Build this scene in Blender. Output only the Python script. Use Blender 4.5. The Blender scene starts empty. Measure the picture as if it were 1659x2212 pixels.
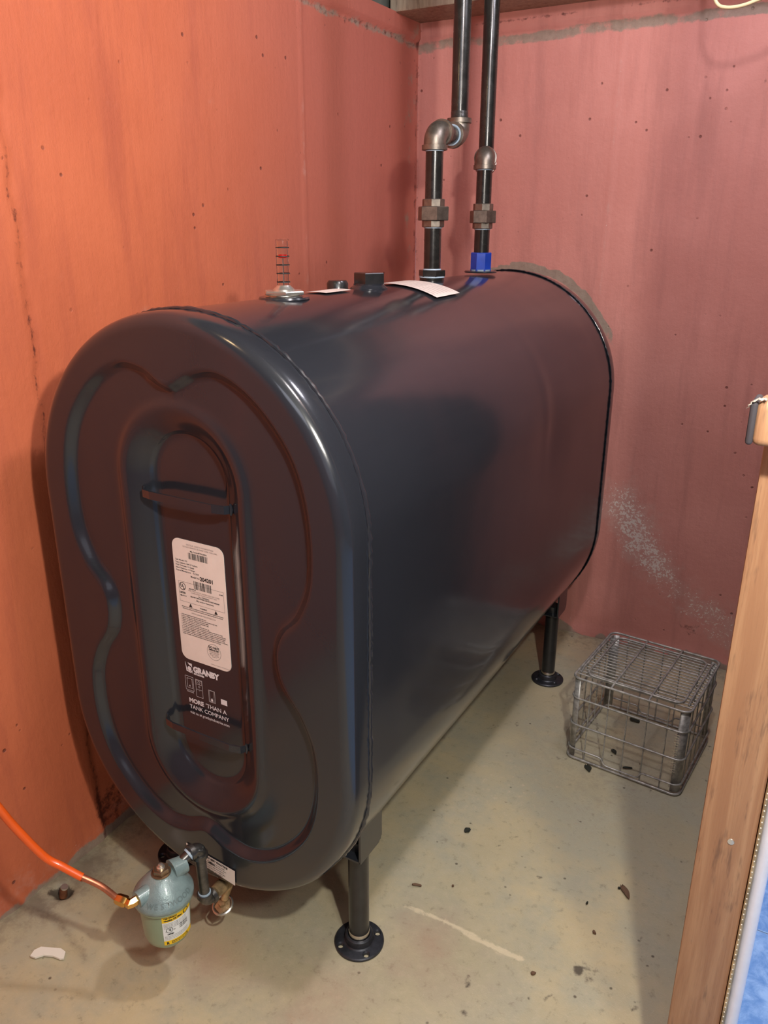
import bpy, bmesh, math, random
import numpy as np
from mathutils import Vector, Matrix
S = bpy.context.scene
C = S.collection
PI = math.pi
random.seed(4)
rng = np.random.default_rng(7)

def lin(r, g, b):
    f = lambda c: (c/255/12.92) if c/255 <= .04045 else ((c/255+.055)/1.055)**2.4
    return (f(r), f(g), f(b))

# ------------------------------------------------------------------ camera
cam_d = bpy.data.cameras.new('camera'); cam = bpy.data.objects.new('camera', cam_d); C.objects.link(cam)
S.camera = cam
cam_d.sensor_fit = 'HORIZONTAL'; cam_d.sensor_width = 36.0; cam_d.lens = 1731.9/1659*36.0
cam_d.clip_start = .02; cam_d.clip_end = 50
yaw, pit, roll = -.52, .3441, .0023
F = Vector((math.sin(yaw)*math.cos(pit), math.cos(yaw)*math.cos(pit), -math.sin(pit)))
R0 = Vector((math.cos(yaw), -math.sin(yaw), 0)); U0 = R0.cross(F)
Rv = R0*math.cos(roll)+U0*math.sin(roll); Uv = -R0*math.sin(roll)+U0*math.cos(roll)
cam.matrix_world = Matrix(((Rv.x, Uv.x, -F.x, .9341), (Rv.y, Uv.y, -F.y, -.9269), (Rv.z, Uv.z, -F.z, 1.4222), (0, 0, 0, 1)))

# ------------------------------------------------------------------ world, lamps, exposure
w = bpy.data.worlds.new('world'); S.world = w; w.use_nodes = True
w.node_tree.nodes['Background'].inputs[0].default_value = (.55, .68, 1, 1)
w.node_tree.nodes['Background'].inputs[1].default_value = .25
def lamp(name, kind, loc, energy, col, size=.05, target=None, size_y=None):
    d = bpy.data.lights.new(name, kind); o = bpy.data.objects.new(name, d); C.objects.link(o)
    o.location = loc; d.energy = energy; d.color = col
    if kind == 'AREA':
        d.shape = 'RECTANGLE'; d.size = size; d.size_y = size_y or size
    else: d.shadow_soft_size = size
    if target is not None:
        o.rotation_euler = (Vector(target)-Vector(loc)).to_track_quat('-Z', 'Y').to_euler()
    return o
lamp('bare_bulb_light', 'POINT', (1.10, -.62, 1.75), 56, (1, .94, .86), .025)
lamp('split_key_light', 'POINT', (1.50, -.80, 1.92), 30, (1, .96, .88), .08)  # second lamp added, sharing the bulb's power, for the slanted floor shadow
lamp('left_bulb_light', 'POINT', (-.05, -.42, 2.0), 3, (1, .66, .34), .04)
lamp('ceiling_lamp_light', 'POINT', (.80, .05, 2.2), 32, (1, .90, .94), .05)
lamp('corner_fill_light', 'POINT', (.76, .85, 2.27), 20, (.90, .86, 1), .10)  # added cool fill standing in for flare on the upper back wall
lamp('overhead_fill_light', 'AREA', (.80, -1.15, 2.28), 5, (.84, .86, 1), .7, (.75, .6, .8), .7)  # added soft fill above the camera to lift the back wall
lamp('next_room_daylight', 'AREA', (2.1, 1.0, 2.25), 34, (.22, .46, 1), .9, (1.4, .9, 0), .9)
lamp('doorway_daylight', 'AREA', (2.2, -2.4, 1.9), 4, (.78, .84, 1), 1.6, (.3, .8, .6), 1.2)
S.view_settings.view_transform = 'Standard'
try: S.view_settings.look = 'None'
except Exception: pass
S.view_settings.gamma = 1; S.view_settings.use_curve_mapping = False
S.view_settings.exposure = 0.20

# ------------------------------------------------------------------ helpers
def link(name, me, mats=None, parent=None, loc=None, rot=None):
    o = bpy.data.objects.new(name, me); C.objects.link(o)
    if mats is not None and me is not None:
        me.materials.clear()
        for m in (mats if isinstance(mats, (list, tuple)) else [mats]): me.materials.append(m)
    if parent is not None: o.parent = parent
    if loc is not None: o.location = loc
    if rot is not None: o.rotation_euler = rot
    return o
def tag(o, label=None, cat=None, group=None, kind=None):
    if label: o['label'] = label
    if cat: o['category'] = cat
    if group: o['group'] = group
    if kind: o['kind'] = kind
    return o
def thing(name, label, cat, loc=(0, 0, 0), rotz=0, group=None):
    o = bpy.data.objects.new(name, None); C.objects.link(o); o.location = loc; o.rotation_euler = (0, 0, rotz)
    o.empty_display_size = .02
    return tag(o, label, cat, group)

class MB:
    """collects primitive shapes in one bmesh"""
    def __init__(s): s.bm = bmesh.new()
    def box(s, x0, x1, y0, y1, z0, z1, bev=0, mat=0, seg=2):
        r = bmesh.ops.create_cube(s.bm, size=1, matrix=Matrix.Translation(((x0+x1)/2, (y0+y1)/2, (z0+z1)/2)) @ Matrix.Diagonal((x1-x0, y1-y0, z1-z0, 1)))
        vs = r['verts']
        if bev > 0:
            es = list({e for v in vs for e in v.link_edges})
            b = bmesh.ops.bevel(s.bm, geom=es, offset=bev, segments=seg, affect='EDGES', profile=.5)
        return s
    def lathe(s, prof, M=Matrix(), n=32, cap=True, rfun=None):
        """prof: list of (r, z) about Z axis; M transform"""
        rings = []
        for r, z in prof:
            ring = []
            for i in range(n):
                a = 2*PI*i/n
                k = rfun(a, r, z) if rfun else r
                ring.append(s.bm.verts.new(M @ Vector((k*math.cos(a), k*math.sin(a), z))))
            rings.append(ring)
        for a, b in zip(rings, rings[1:]):
            for i in range(n):
                j = (i+1) % n
                s.bm.faces.new((a[i], a[j], b[j], b[i]))
        if cap:
            s.bm.faces.new(rings[0][::-1]); s.bm.faces.new(rings[-1])
        return s
    def tube(s, pts, r, n=10, closed=False, cap=True, rs=None):
        pts = [Vector(p) for p in pts]; N = len(pts); rings = []
        up = None
        for i, p in enumerate(pts):
            if closed: t = (pts[(i+1) % N]-pts[i-1]).normalized()
            else: t = (pts[min(i+1, N-1)]-pts[max(i-1, 0)]).normalized()
            if up is None:
                up = Vector((0, 0, 1)) if abs(t.z) < .9 else Vector((1, 0, 0))
            a = (up-t*up.dot(t)).normalized(); b = t.cross(a); up = a
            rr = rs[i] if rs else r
            rings.append([s.bm.verts.new(p+(a*math.cos(2*PI*k/n)+b*math.sin(2*PI*k/n))*rr) for k in range(n)])
        M = N if closed else N-1
        for i in range(M):
            A, B = rings[i], rings[(i+1) % N]
            for k in range(n):
                j = (k+1) % n
                s.bm.faces.new((A[k], A[j], B[j], B[k]))
        if cap and not closed:
            s.bm.faces.new(rings[0][::-1]); s.bm.faces.new(rings[-1])
        return s
    def prism(s, poly, z0, z1, M=Matrix()):
        a = [s.bm.verts.new(M @ Vector((x, y, z0))) for x, y in poly]
        b = [s.bm.verts.new(M @ Vector((x, y, z1))) for x, y in poly]
        n = len(poly)
        s.bm.faces.new(a[::-1]); s.bm.faces.new(b)
        for i in range(n):
            j = (i+1) % n; s.bm.faces.new((a[i], a[j], b[j], b[i]))
        return s
    def mesh(s, name, smooth=True, ang=40):
        bmesh.ops.recalc_face_normals(s.bm, faces=s.bm.faces[:])
        me = bpy.data.meshes.new(name); s.bm.to_mesh(me); s.bm.free()
        if smooth:
            me.polygons.foreach_set('use_smooth', [True]*len(me.polygons))
            me.set_sharp_from_angle(angle=math.radians(ang))
        return me
def grid_mesh(name, P, wrap_u=False):
    """P: (nu, nv, 3) array"""
    nu, nv = P.shape[:2]
    me = bpy.data.meshes.new(name)
    idx = np.arange(nu*nv).reshape(nu, nv)
    A = idx if wrap_u else idx[:-1]; B = np.roll(idx, -1, 0) if wrap_u else idx[1:]
    f = np.stack([A[:, :-1], B[:, :-1], B[:, 1:], A[:, 1:]], -1).reshape(-1, 4)
    me.vertices.add(nu*nv); me.vertices.foreach_set('co', P.reshape(-1).astype(np.float32))
    me.loops.add(f.size); me.loops.foreach_set('vertex_index', f.reshape(-1).astype(np.int32))
    me.polygons.add(len(f)); me.polygons.foreach_set('loop_start', np.arange(0, f.size, 4, dtype=np.int32))
    try: me.polygons.foreach_set('loop_total', np.full(len(f), 4, dtype=np.int32))
    except Exception: pass
    me.polygons.foreach_set('use_smooth', [True]*len(f))
    me.update(); me.validate()
    return me
def attr(me, name, vals):
    a = me.attributes.new(name, 'FLOAT', 'POINT'); a.data.foreach_set('value', np.asarray(vals, dtype=np.float32).reshape(-1))
def vnoise(x, y, s, seed=0):
    """smooth value noise 0..1 on arrays"""
    r = np.random.default_rng(seed).random((256, 256))
    x = np.asarray(x)/s+37.3; y = np.asarray(y)/s+11.7
    xi = np.floor(x).astype(int); yi = np.floor(y).astype(int); fx = x-xi; fy = y-yi
    fx = fx*fx*(3-2*fx); fy = fy*fy*(3-2*fy)
    g = lambda a, b: r[a % 256, b % 256]
    return (g(xi, yi)*(1-fx)*(1-fy)+g(xi+1, yi)*fx*(1-fy)+g(xi, yi+1)*(1-fx)*fy+g(xi+1, yi+1)*fx*fy)
def fbm(x, y, s, seed=0, o=4):
    t = 0; a = 1; n = 0
    for k in range(o): t = t+a*vnoise(x, y, s/2**k, seed+k); n += a; a *= .5
    return t/n
def sst(a, b, x):
    t = np.clip((x-a)/(b-a), 0, 1); return t*t*(3-2*t)
def segd(x, y, pts):
    d = np.full(np.shape(x), 1e9)
    for (ax, ay), (bx, by) in zip(pts, pts[1:]):
        vx, vy = bx-ax, by-ay; t = np.clip(((x-ax)*vx+(y-ay)*vy)/(vx*vx+vy*vy+1e-12), 0, 1)
        d = np.minimum(d, np.hypot(x-ax-t*vx, y-ay-t*vy))
    return d

# ------------------------------------------------------------------ materials
def nodes(name):
    m = bpy.data.materials.new(name); m.use_nodes = True; nt = m.node_tree
    return m, nt, nt.nodes['Principled BSDF']
def N(nt, t, **k):
    n = nt.nodes.new(t)
    for a, b in k.items():
        if a.startswith('i_'):
            key = a[2:]; key = int(key) if key.isdigit() else key.replace('_', ' ')
            n.inputs[key].default_value = b
        else: setattr(n, a, b)
    return n
def L(nt, a, b): nt.links.new(a, b)
def noise(nt, scale, detail=4, rough=.55, co=None, dist=0):
    n = N(nt, 'ShaderNodeTexNoise'); n.inputs['Scale'].default_value = scale; n.inputs['Detail'].default_value = detail
    n.inputs['Roughness'].default_value = rough; n.inputs['Distortion'].default_value = dist
    if co is not None: L(nt, co, n.inputs['Vector'])
    return n.outputs['Fac']
def ramp(nt, fac, a, b, ca=0, cb=1):
    n = N(nt, 'ShaderNodeMapRange'); n.interpolation_type = 'SMOOTHSTEP'
    n.inputs['From Min'].default_value = a; n.inputs['From Max'].default_value = b
    n.inputs['To Min'].default_value = ca; n.inputs['To Max'].default_value = cb
    L(nt, fac, n.inputs['Value']); return n.outputs['Result']
def mix(nt, fac, a, b, mode='MIX'):
    n = N(nt, 'ShaderNodeMix', data_type='RGBA', blend_type=mode)
    if hasattr(fac, 'links'): L(nt, fac, n.inputs[0])
    else: n.inputs[0].default_value = fac
    for s, v in ((6, a), (7, b)):
        if hasattr(v, 'links'): L(nt, v, n.inputs[s])
        else: n.inputs[s].default_value = (*v, 1)
    return n.outputs[2]
def mth(nt, op, a, b=None):
    n = N(nt, 'ShaderNodeMath', operation=op)
    for i, v in enumerate((a, b)):
        if v is None: continue
        if hasattr(v, 'links'): L(nt, v, n.inputs[i])
        else: n.inputs[i].default_value = v
    return n.outputs[0]
def coords(nt, scale=(1, 1, 1), out='Object'):
    t = N(nt, 'ShaderNodeTexCoord'); mp = N(nt, 'ShaderNodeMapping'); mp.inputs['Scale'].default_value = scale
    L(nt, t.outputs[out], mp.inputs[0]); return mp.outputs[0]
def at(nt, name):
    return N(nt, 'ShaderNodeAttribute', attribute_name=name).outputs['Fac']
def bump(nt, h, strength=.3, dist=.002, prev=None):
    n = N(nt, 'ShaderNodeBump'); n.inputs['Strength'].default_value = strength; n.inputs['Distance'].default_value = dist
    L(nt, h, n.inputs['Height'])
    if prev is not None: L(nt, prev, n.inputs['Normal'])
    return n.outputs[0]
def simple(name, col, rough=.5, metal=0, coat=0, nscale=0, nvar=0, bs=0, bscale=200, bd=.0005, rvar=0):
    m, nt, b = nodes(name)
    b.inputs['Base Color'].default_value = (*col, 1); b.inputs['Roughness'].default_value = rough
    b.inputs['Metallic'].default_value = metal; b.inputs['Coat Weight'].default_value = coat; b.inputs['Coat Roughness'].default_value = .1
    if nscale:
        co = coords(nt); f = noise(nt, nscale, 5, .6, co)
        k = ramp(nt, f, .3, .7)
        L(nt, mix(nt, k, tuple(c*(1-nvar) for c in col), tuple(min(1, c*(1+nvar)) for c in col)), b.inputs['Base Color'])
        if rvar: L(nt, ramp(nt, f, .3, .7, rough-rvar, rough+rvar), b.inputs['Roughness'])
    if bs:
        co = coords(nt); L(nt, bump(nt, noise(nt, bscale, 3, .6, co), bs, bd), b.inputs['Normal'])
    return m

def wall_paint(name, ca, cb, cc, painted_falloff=False):
    m, nt, b = nodes(name)
    co = coords(nt); cs = coords(nt, (14, 14, 1.6))
    f1 = noise(nt, 2.2, 5, .6, co); f2 = noise(nt, 1.0, 5, .65, cs)
    c = mix(nt, ramp(nt, f1, .3, .7), ca, cb)
    c = mix(nt, ramp(nt, f2, .46, .72, 0, .75), c, cc)
    if painted_falloff:  # warm light's falloff painted in: orange turns dull red towards the corner
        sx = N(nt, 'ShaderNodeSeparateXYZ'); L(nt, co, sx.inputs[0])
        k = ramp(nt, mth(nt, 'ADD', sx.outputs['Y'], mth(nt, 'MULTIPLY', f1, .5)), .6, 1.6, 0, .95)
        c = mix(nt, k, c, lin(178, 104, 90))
    # small pits
    v = N(nt, 'ShaderNodeTexVoronoi'); v.inputs['Scale'].default_value = 26; L(nt, co, v.inputs['Vector'])
    pm = mth(nt, 'MULTIPLY', ramp(nt, v.outputs['Distance'], .14, .06), ramp(nt, noise(nt, 9, 2, .5, co), .53, .60))
    c = mix(nt, mth(nt, 'MULTIPLY', pm, .75), c, lin(96, 50, 44))
    fn = noise(nt, 60, 5, .7, co); fm = noise(nt, 14, 5, .7, co)
    # crust of white efflorescence, pale lines, grey unpainted concrete, dark cracks, lines and patches (masks painted per vertex, broken up by noise)
    thr = lambda a, soft, k: ramp(nt, mth(nt, 'ADD', at(nt, a), mth(nt, 'MULTIPLY', mth(nt, 'SUBTRACT', k, .5), 1.5)), .5-soft, .5+soft)
    c = mix(nt, mth(nt, 'MULTIPLY', thr('pale', .30, fm), .42), c, lin(200, 170, 158))
    c = mix(nt, mth(nt, 'MULTIPLY', ramp(nt, mth(nt, 'ADD', at(nt, 'pale'), mth(nt, 'MULTIPLY', mth(nt, 'SUBTRACT', noise(nt, 130, 4, .7, co), .5), 2.4)), .74, .84), .8), c, lin(226, 214, 204))
    c = mix(nt, mth(nt, 'MULTIPLY', thr('grey', .16, fm), .9), c, mix(nt, fn, lin(120, 104, 92), lin(168, 156, 138)))
    c = mix(nt, mth(nt, 'MULTIPLY', thr('dark', .2, fn), .85), c, lin(84, 40, 34))
    L(nt, c, b.inputs['Base Color'])
    b.inputs['Roughness'].default_value = .62; b.inputs['Specular IOR Level'].default_value = .35
    h = mth(nt, 'ADD', mth(nt, 'MULTIPLY', noise(nt, 1.0, 6, .65, coords(nt, (26, 26, 4))), .6), mth(nt, 'MULTIPLY', fn, .4))
    h = mth(nt, 'SUBTRACT', h, mth(nt, 'MULTIPLY', pm, .6))
    L(nt, bump(nt, h, .7, .005), b.inputs['Normal'])
    return m
def concrete():
    m, nt, b = nodes('floor_concrete')
    co = coords(nt)
    f0 = noise(nt, 1.7, 4, .6, co); f1 = noise(nt, 6, 6, .65, co); f2 = noise(nt, 45, 6, .7, co); f3 = noise(nt, 300, 3, .6, co)
    c = mix(nt, ramp(nt, f0, .35, .65), lin(176, 167, 138), lin(200, 184, 146))
    c = mix(nt, ramp(nt, f1, .35, .7), c, lin(172, 168, 146))
    c = mix(nt, ramp(nt, f2, .5, .72, 0, .35), c, lin(206, 192, 164))
    c = mix(nt, ramp(nt, f2, .46, .28, 0, .4), c, lin(110, 98, 82))
    c = mix(nt, ramp(nt, f3, .62, .75, 0, .35), c, lin(220, 210, 190))
    v = N(nt, 'ShaderNodeTexVoronoi'); v.inputs['Scale'].default_value = 34; L(nt, co, v.inputs['Vector'])
    pm = mth(nt, 'MULTIPLY', ramp(nt, v.outputs['Distance'], .15, .05), ramp(nt, noise(nt, 12, 2, .5, co), .56, .62))
    c = mix(nt, mth(nt, 'MULTIPLY', pm, .8), c, lin(70, 60, 48))
    thr = lambda a, soft, k: ramp(nt, mth(nt, 'ADD', at(nt, a), mth(nt, 'MULTIPLY', mth(nt, 'SUBTRACT', k, .5), 1.4)), .5-soft, .5+soft)
    c = mix(nt, mth(nt, 'MULTIPLY', thr('rust', .4, f1), .5), c, lin(178, 128, 92))
    c = mix(nt, mth(nt, 'MULTIPLY', thr('dirt_tone', .4, f2), .7), c, lin(96, 84, 72))
    c = mix(nt, mth(nt, 'MULTIPLY', thr('pale', .2, f2), .75), c, lin(222, 206, 172))
    c = mix(nt, mth(nt, 'MULTIPLY', thr('dark', .2, f2), .85), c, lin(62, 52, 44))
    L(nt, c, b.inputs['Base Color'])
    L(nt, ramp(nt, f1, .3, .7, .42, .62), b.inputs['Roughness'])
    h = mth(nt, 'ADD', mth(nt, 'MULTIPLY', f2, .7), mth(nt, 'MULTIPLY', f3, .3))
    h = mth(nt, 'SUBTRACT', h, mth(nt, 'MULTIPLY', pm, .8))
    L(nt, bump(nt, h, .35, .004), b.inputs['Normal'])
    return m
def tank_paint():
    m, nt, b = nodes('black_enamel')
    co = coords(nt)
    b.inputs['Base Color'].default_value = (.020, .022, .028, 1)
    f = noise(nt, 5, 4, .6, co)
    L(nt, ramp(nt, f, .3, .7, .15, .21), b.inputs['Roughness'])
    b.inputs['Specular IOR Level'].default_value = .5
    b.inputs['Coat Weight'].default_value = .35; b.inputs['Coat Roughness'].default_value = .10
    L(nt, bump(nt, noise(nt, 420, 2, .5, co), .06, .0006, bump(nt, noise(nt, 3.2, 2, .5, co), .25, .01)), b.inputs['Normal'])
    return m
def wood(name, c1, c2, scale=(1, 1, 1), knots=True):
    m, nt, b = nodes(name)
    co = coords(nt, scale)
    f = noise(nt, 3.0, 5, .6, coords(nt, (22, 22, .9)), .6); g = noise(nt, 8, 5, .7, coords(nt, (60, 60, 2.2)))
    c = mix(nt, ramp(nt, f, .35, .68), c1, c2)
    c = mix(nt, ramp(nt, g, .5, .75, 0, .4), c, tuple(k*.72 for k in c1))
    h = noise(nt, 3.2, 3, .5, coords(nt, (1, 1, .55)))
    c = mix(nt, ramp(nt, h, .60, .70, 0, .35), c, tuple(k*.62 for k in c1))
    s = noise(nt, 6, 4, .7, coords(nt, (9, 9, 1.2)))
    c = mix(nt, ramp(nt, s, .56, .70, 0, .55), c, lin(96, 72, 58))
    L(nt, c, b.inputs['Base Color']); b.inputs['Roughness'].default_value = .62
    L(nt, bump(nt, g, .3, .001), b.inputs['Normal'])
    return m
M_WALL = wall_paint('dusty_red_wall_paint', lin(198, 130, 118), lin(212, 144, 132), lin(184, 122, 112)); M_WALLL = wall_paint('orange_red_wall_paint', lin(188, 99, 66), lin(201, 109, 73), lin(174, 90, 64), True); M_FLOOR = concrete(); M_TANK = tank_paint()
M_STUD = wood('bare_pine', lin(164, 120, 86), lin(186, 144, 106))
M_SILL = wood('old_grey_wood', lin(150, 134, 116), lin(172, 156, 134))
M_DARKW = simple('dark_floor_deck', lin(92, 96, 88), .8, nscale=12, nvar=.25)
M_PIPE = simple('black_iron_pipe', (.030, .029, .027), .26, .55, .35, 30, .25, .15, 500, .0003, .05)
M_CAST = simple('malleable_cast_iron', (.20, .17, .14), .40, .8, 0, 60, .25, .5, 700, .0004)
M_GALV = simple('grey_steel_fitting', (.13, .125, .12), .32, .85, 0, 60, .3, .4, 600, .0003)
M_LEG = simple('black_leg_pipe', (.022, .022, .023), .30, .2, .3, 40, .2)
M_FLANGE = simple('dark_flange_iron', (.045, .047, .055), .42, .55, 0, 60, .3, .3, 500, .0003)
M_STEEL = simple('bare_thread_steel', (.62, .60, .56), .25, 1)
M_BLUE = simple('blue_painted_coupling', lin(24, 60, 158), .35, 0, .3, 50, .15)
M_TAPE = simple('pale_thread_sealant', lin(158, 176, 190), .5)
M_BRASS = simple('yellow_brass', (.75, .44, .14), .22, 1)
M_OLDBRASS = simple('dull_valve_brass', (.50, .36, .20), .45, .7, 0, 60, .35, .5, 400, .0005)
M_RUST = simple('rusty_valve_body', lin(120, 74, 46), .7, .1, 0, 50, .4, .5, 300, .001)
M_SILVER = simple('zinc_nut', (.74, .72, .66), .28, .9)
M_ORANGE = simple('orange_plastic_sleeve', lin(232, 92, 26), .35, 0, .2)
M_COPPER = simple('bare_copper_tube', (.52, .17, .09), .36, .7, 0, 40, .25)
M_PAPER = simple('label_paper', lin(236, 222, 212), .55, 0, 0, 30, .03)
M_INK = simple('black_ink', (.02, .02, .02), .6)
M_GREYINK = simple('faint_grey_ink', lin(150, 138, 132), .6)
M_WPRINT = simple('white_print', lin(226, 220, 222), .5)
M_YELLOW = simple('yellow_label', lin(246, 200, 22), .5)
M_BOWL = simple('sage_green_enamel', lin(140, 158, 130), .36, 0, .3, 20, .05)
M_HEAD = simple('grey_green_cast_enamel', lin(128, 148, 148), .34, .15, .4, 60, .12, .7, 380, .0008)
M_WIRE = simple('dull_galvanised_wire', (.38, .37, .34), .38, .4, 0, 60, .35, .3, 300, .0003)
M_LEAF = simple('dry_dark_leaf', lin(38, 40, 30), .8)
M_BROWNLEAF = simple('brown_leaf', lin(104, 78, 58), .8)
M_PLASTIC = simple('white_plastic', lin(238, 234, 220), .45)
M_DRYWALL = simple('white_drywall', lin(214, 214, 216), .8)
M_TRIM = simple('white_door_trim', lin(226, 228, 238), .4, 0, 0, 20, .05)
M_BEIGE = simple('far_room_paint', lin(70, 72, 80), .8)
M_FRONT = simple('muted_mauve_wall', lin(132, 94, 98), .8)
M_CABLE = simple('cream_cable', lin(236, 220, 170), .45)
M_GALVHOLE = simple('shaded_end_grain', lin(62, 58, 62), .8)  # shade of the rail's end face put into a dark colour
def glass():
    m, nt, b = nodes('clear_gauge_plastic')
    b.inputs['Base Color'].default_value = (.96, .97, .97, 1); b.inputs['Roughness'].default_value = .04
    b.inputs['Transmission Weight'].default_value = 1; b.inputs['IOR'].default_value = 1.12
    return m
M_GLASS = glass()
M_RED = simple('red_float', lin(235, 40, 30), .4)
def blue_tile():
    m, nt, b = nodes('pale_marbled_floor_tile')
    co = coords(nt); f = noise(nt, 22, 6, .7, co, .5)
    L(nt, mix(nt, ramp(nt, f, .35, .68), lin(112, 152, 196), lin(172, 200, 226)), b.inputs['Base Color'])
    b.inputs['Roughness'].default_value = .4
    return m
M_TILE = blue_tile()

# ------------------------------------------------------------------ setting
XL, YB, ZL = -.455, 1.72, 1.982      # left wall, back wall, height of the ledge line
TZ0, TR, TH = .1764, .343, 1.118     # tank bottom, radius, height
TZC = TZ0+TH/2; HZ = TH/2-TR
def wall_left():
    y = np.concatenate([np.arange(-3, -.4, .1), np.arange(-.4, YB+.001, .01)]); z = np.concatenate([np.arange(0, 2.030, .01), [2.036]])
    Y, Z = np.meshgrid(y, z, indexing='ij')
    X = np.full_like(Y, XL)
    X += .003*(fbm(Y, Z, .35, 3)-.5)
    # form-board ridge at y=1.05, rough step at y=.11, ledge under the upper course
    X += .004*np.exp(-((Y-1.047-.004*vnoise(Z, Z, .1, 5))/.004)**2)
    jag = .11+.012*(vnoise(Z, Z*0, .06, 8)-.5)
    X += .007*sst(-.006, .006, jag-Y)-.006*np.exp(-((Y-jag)/.006)**2)*vnoise(Y, Z, .02, 9)
    led = ZL+.010*(fbm(Y, Z*0, .12, 12)-.5)
    X += .016*sst(led-.004, led+.006, Z)
    X += .012*sst(.07, 0, Z)*fbm(Y, Z, .06, 13)
    me = grid_mesh('wall_left', np.stack([X, Y, Z], -1))
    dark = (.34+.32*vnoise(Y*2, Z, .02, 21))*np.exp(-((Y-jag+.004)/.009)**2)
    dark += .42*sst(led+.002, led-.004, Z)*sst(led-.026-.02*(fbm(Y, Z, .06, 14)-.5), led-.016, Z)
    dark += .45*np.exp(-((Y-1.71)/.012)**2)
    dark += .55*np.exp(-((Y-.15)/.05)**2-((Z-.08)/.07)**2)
    grey = 1.0*sst(.045, .0, Z+.05*(fbm(Y, Z, .05, 31)-.5)) + .3*np.exp(-((Y-1.66)/.05)**2)
    pale = .38*np.exp(-((Y-1.047)/.006)**2)+.3*np.exp(-((Z-.04)/.05)**2)
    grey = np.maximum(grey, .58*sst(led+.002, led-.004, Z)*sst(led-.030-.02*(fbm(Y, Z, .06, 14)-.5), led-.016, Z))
    attr(me, 'dark', dark); attr(me, 'grey', grey); attr(me, 'pale', pale)
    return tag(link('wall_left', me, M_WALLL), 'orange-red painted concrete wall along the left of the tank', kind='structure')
def wall_back():
    x = np.concatenate([np.arange(XL, 1.05, .01), np.arange(1.05, 3.3, .1)]); z = np.concatenate([np.arange(0, 2.030, .01), [2.036]])
    X, Z = np.meshgrid(x, z, indexing='ij')
    Y = np.full_like(X, YB)-.003*(fbm(X, Z, .3, 43)-.5)
    Y -= .002*np.exp(-((X-.216)/.004)**2)
    led = ZL+.012*(fbm(X, Z*0, .15, 52)-.5)
    Y -= .016*sst(led-.004, led+.006, Z)+.004*sst(led+.028, led+.032, Z)
    Y -= .02*sst(.06, 0, Z)*fbm(X, Z, .06, 53)
    Y += .03*sst(.2, -.0, Z)*sst(.2, .4, X)*0
    me = grid_mesh('wall_back', np.stack([X, Y, Z], -1)[::-1].copy())
    # bare concrete left where an older tank stood against the wall
    sd = np.hypot(X+.06, np.maximum(np.abs(Z-TZC)-HZ, 0))
    n = fbm(X, Z, .05, 61)
    ring = 1.1*sst(.356, .348, sd+.02*(n-.5))*sst(.322, .332, sd)*sst(1.0, 1.15, Z)
    foot = sst(.035, .0, Z+.08*(fbm(X, Z, .07, 62)-.5))
    pts = [(.34, .53), (.42, .40), (.50, .33), (.57, .25), (.67, .20), (.76, .14)]
    pd = segd(X, Z, pts); pale = (.38+.5*fbm(X, Z, .05, 77))*np.exp(-(pd/.085)**2)+.25*np.exp(-((X-.42)/.08)**2-((Z-.45)/.16)**2)
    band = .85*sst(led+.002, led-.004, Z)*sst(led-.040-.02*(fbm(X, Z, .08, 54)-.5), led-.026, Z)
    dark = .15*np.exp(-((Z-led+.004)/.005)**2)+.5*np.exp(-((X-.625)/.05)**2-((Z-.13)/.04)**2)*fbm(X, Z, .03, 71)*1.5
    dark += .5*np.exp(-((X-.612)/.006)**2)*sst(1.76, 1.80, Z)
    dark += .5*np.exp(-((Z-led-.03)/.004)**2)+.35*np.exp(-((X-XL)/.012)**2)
    pale += .36*np.exp(-((X-.216)/.005)**2)
    a = lambda q: q[::-1].copy()
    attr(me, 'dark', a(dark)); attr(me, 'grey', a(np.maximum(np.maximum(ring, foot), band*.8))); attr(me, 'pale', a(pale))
    return tag(link('wall_back', me, M_WALL), 'dusty red painted concrete wall behind the tank and the wire crate', kind='structure')
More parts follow.
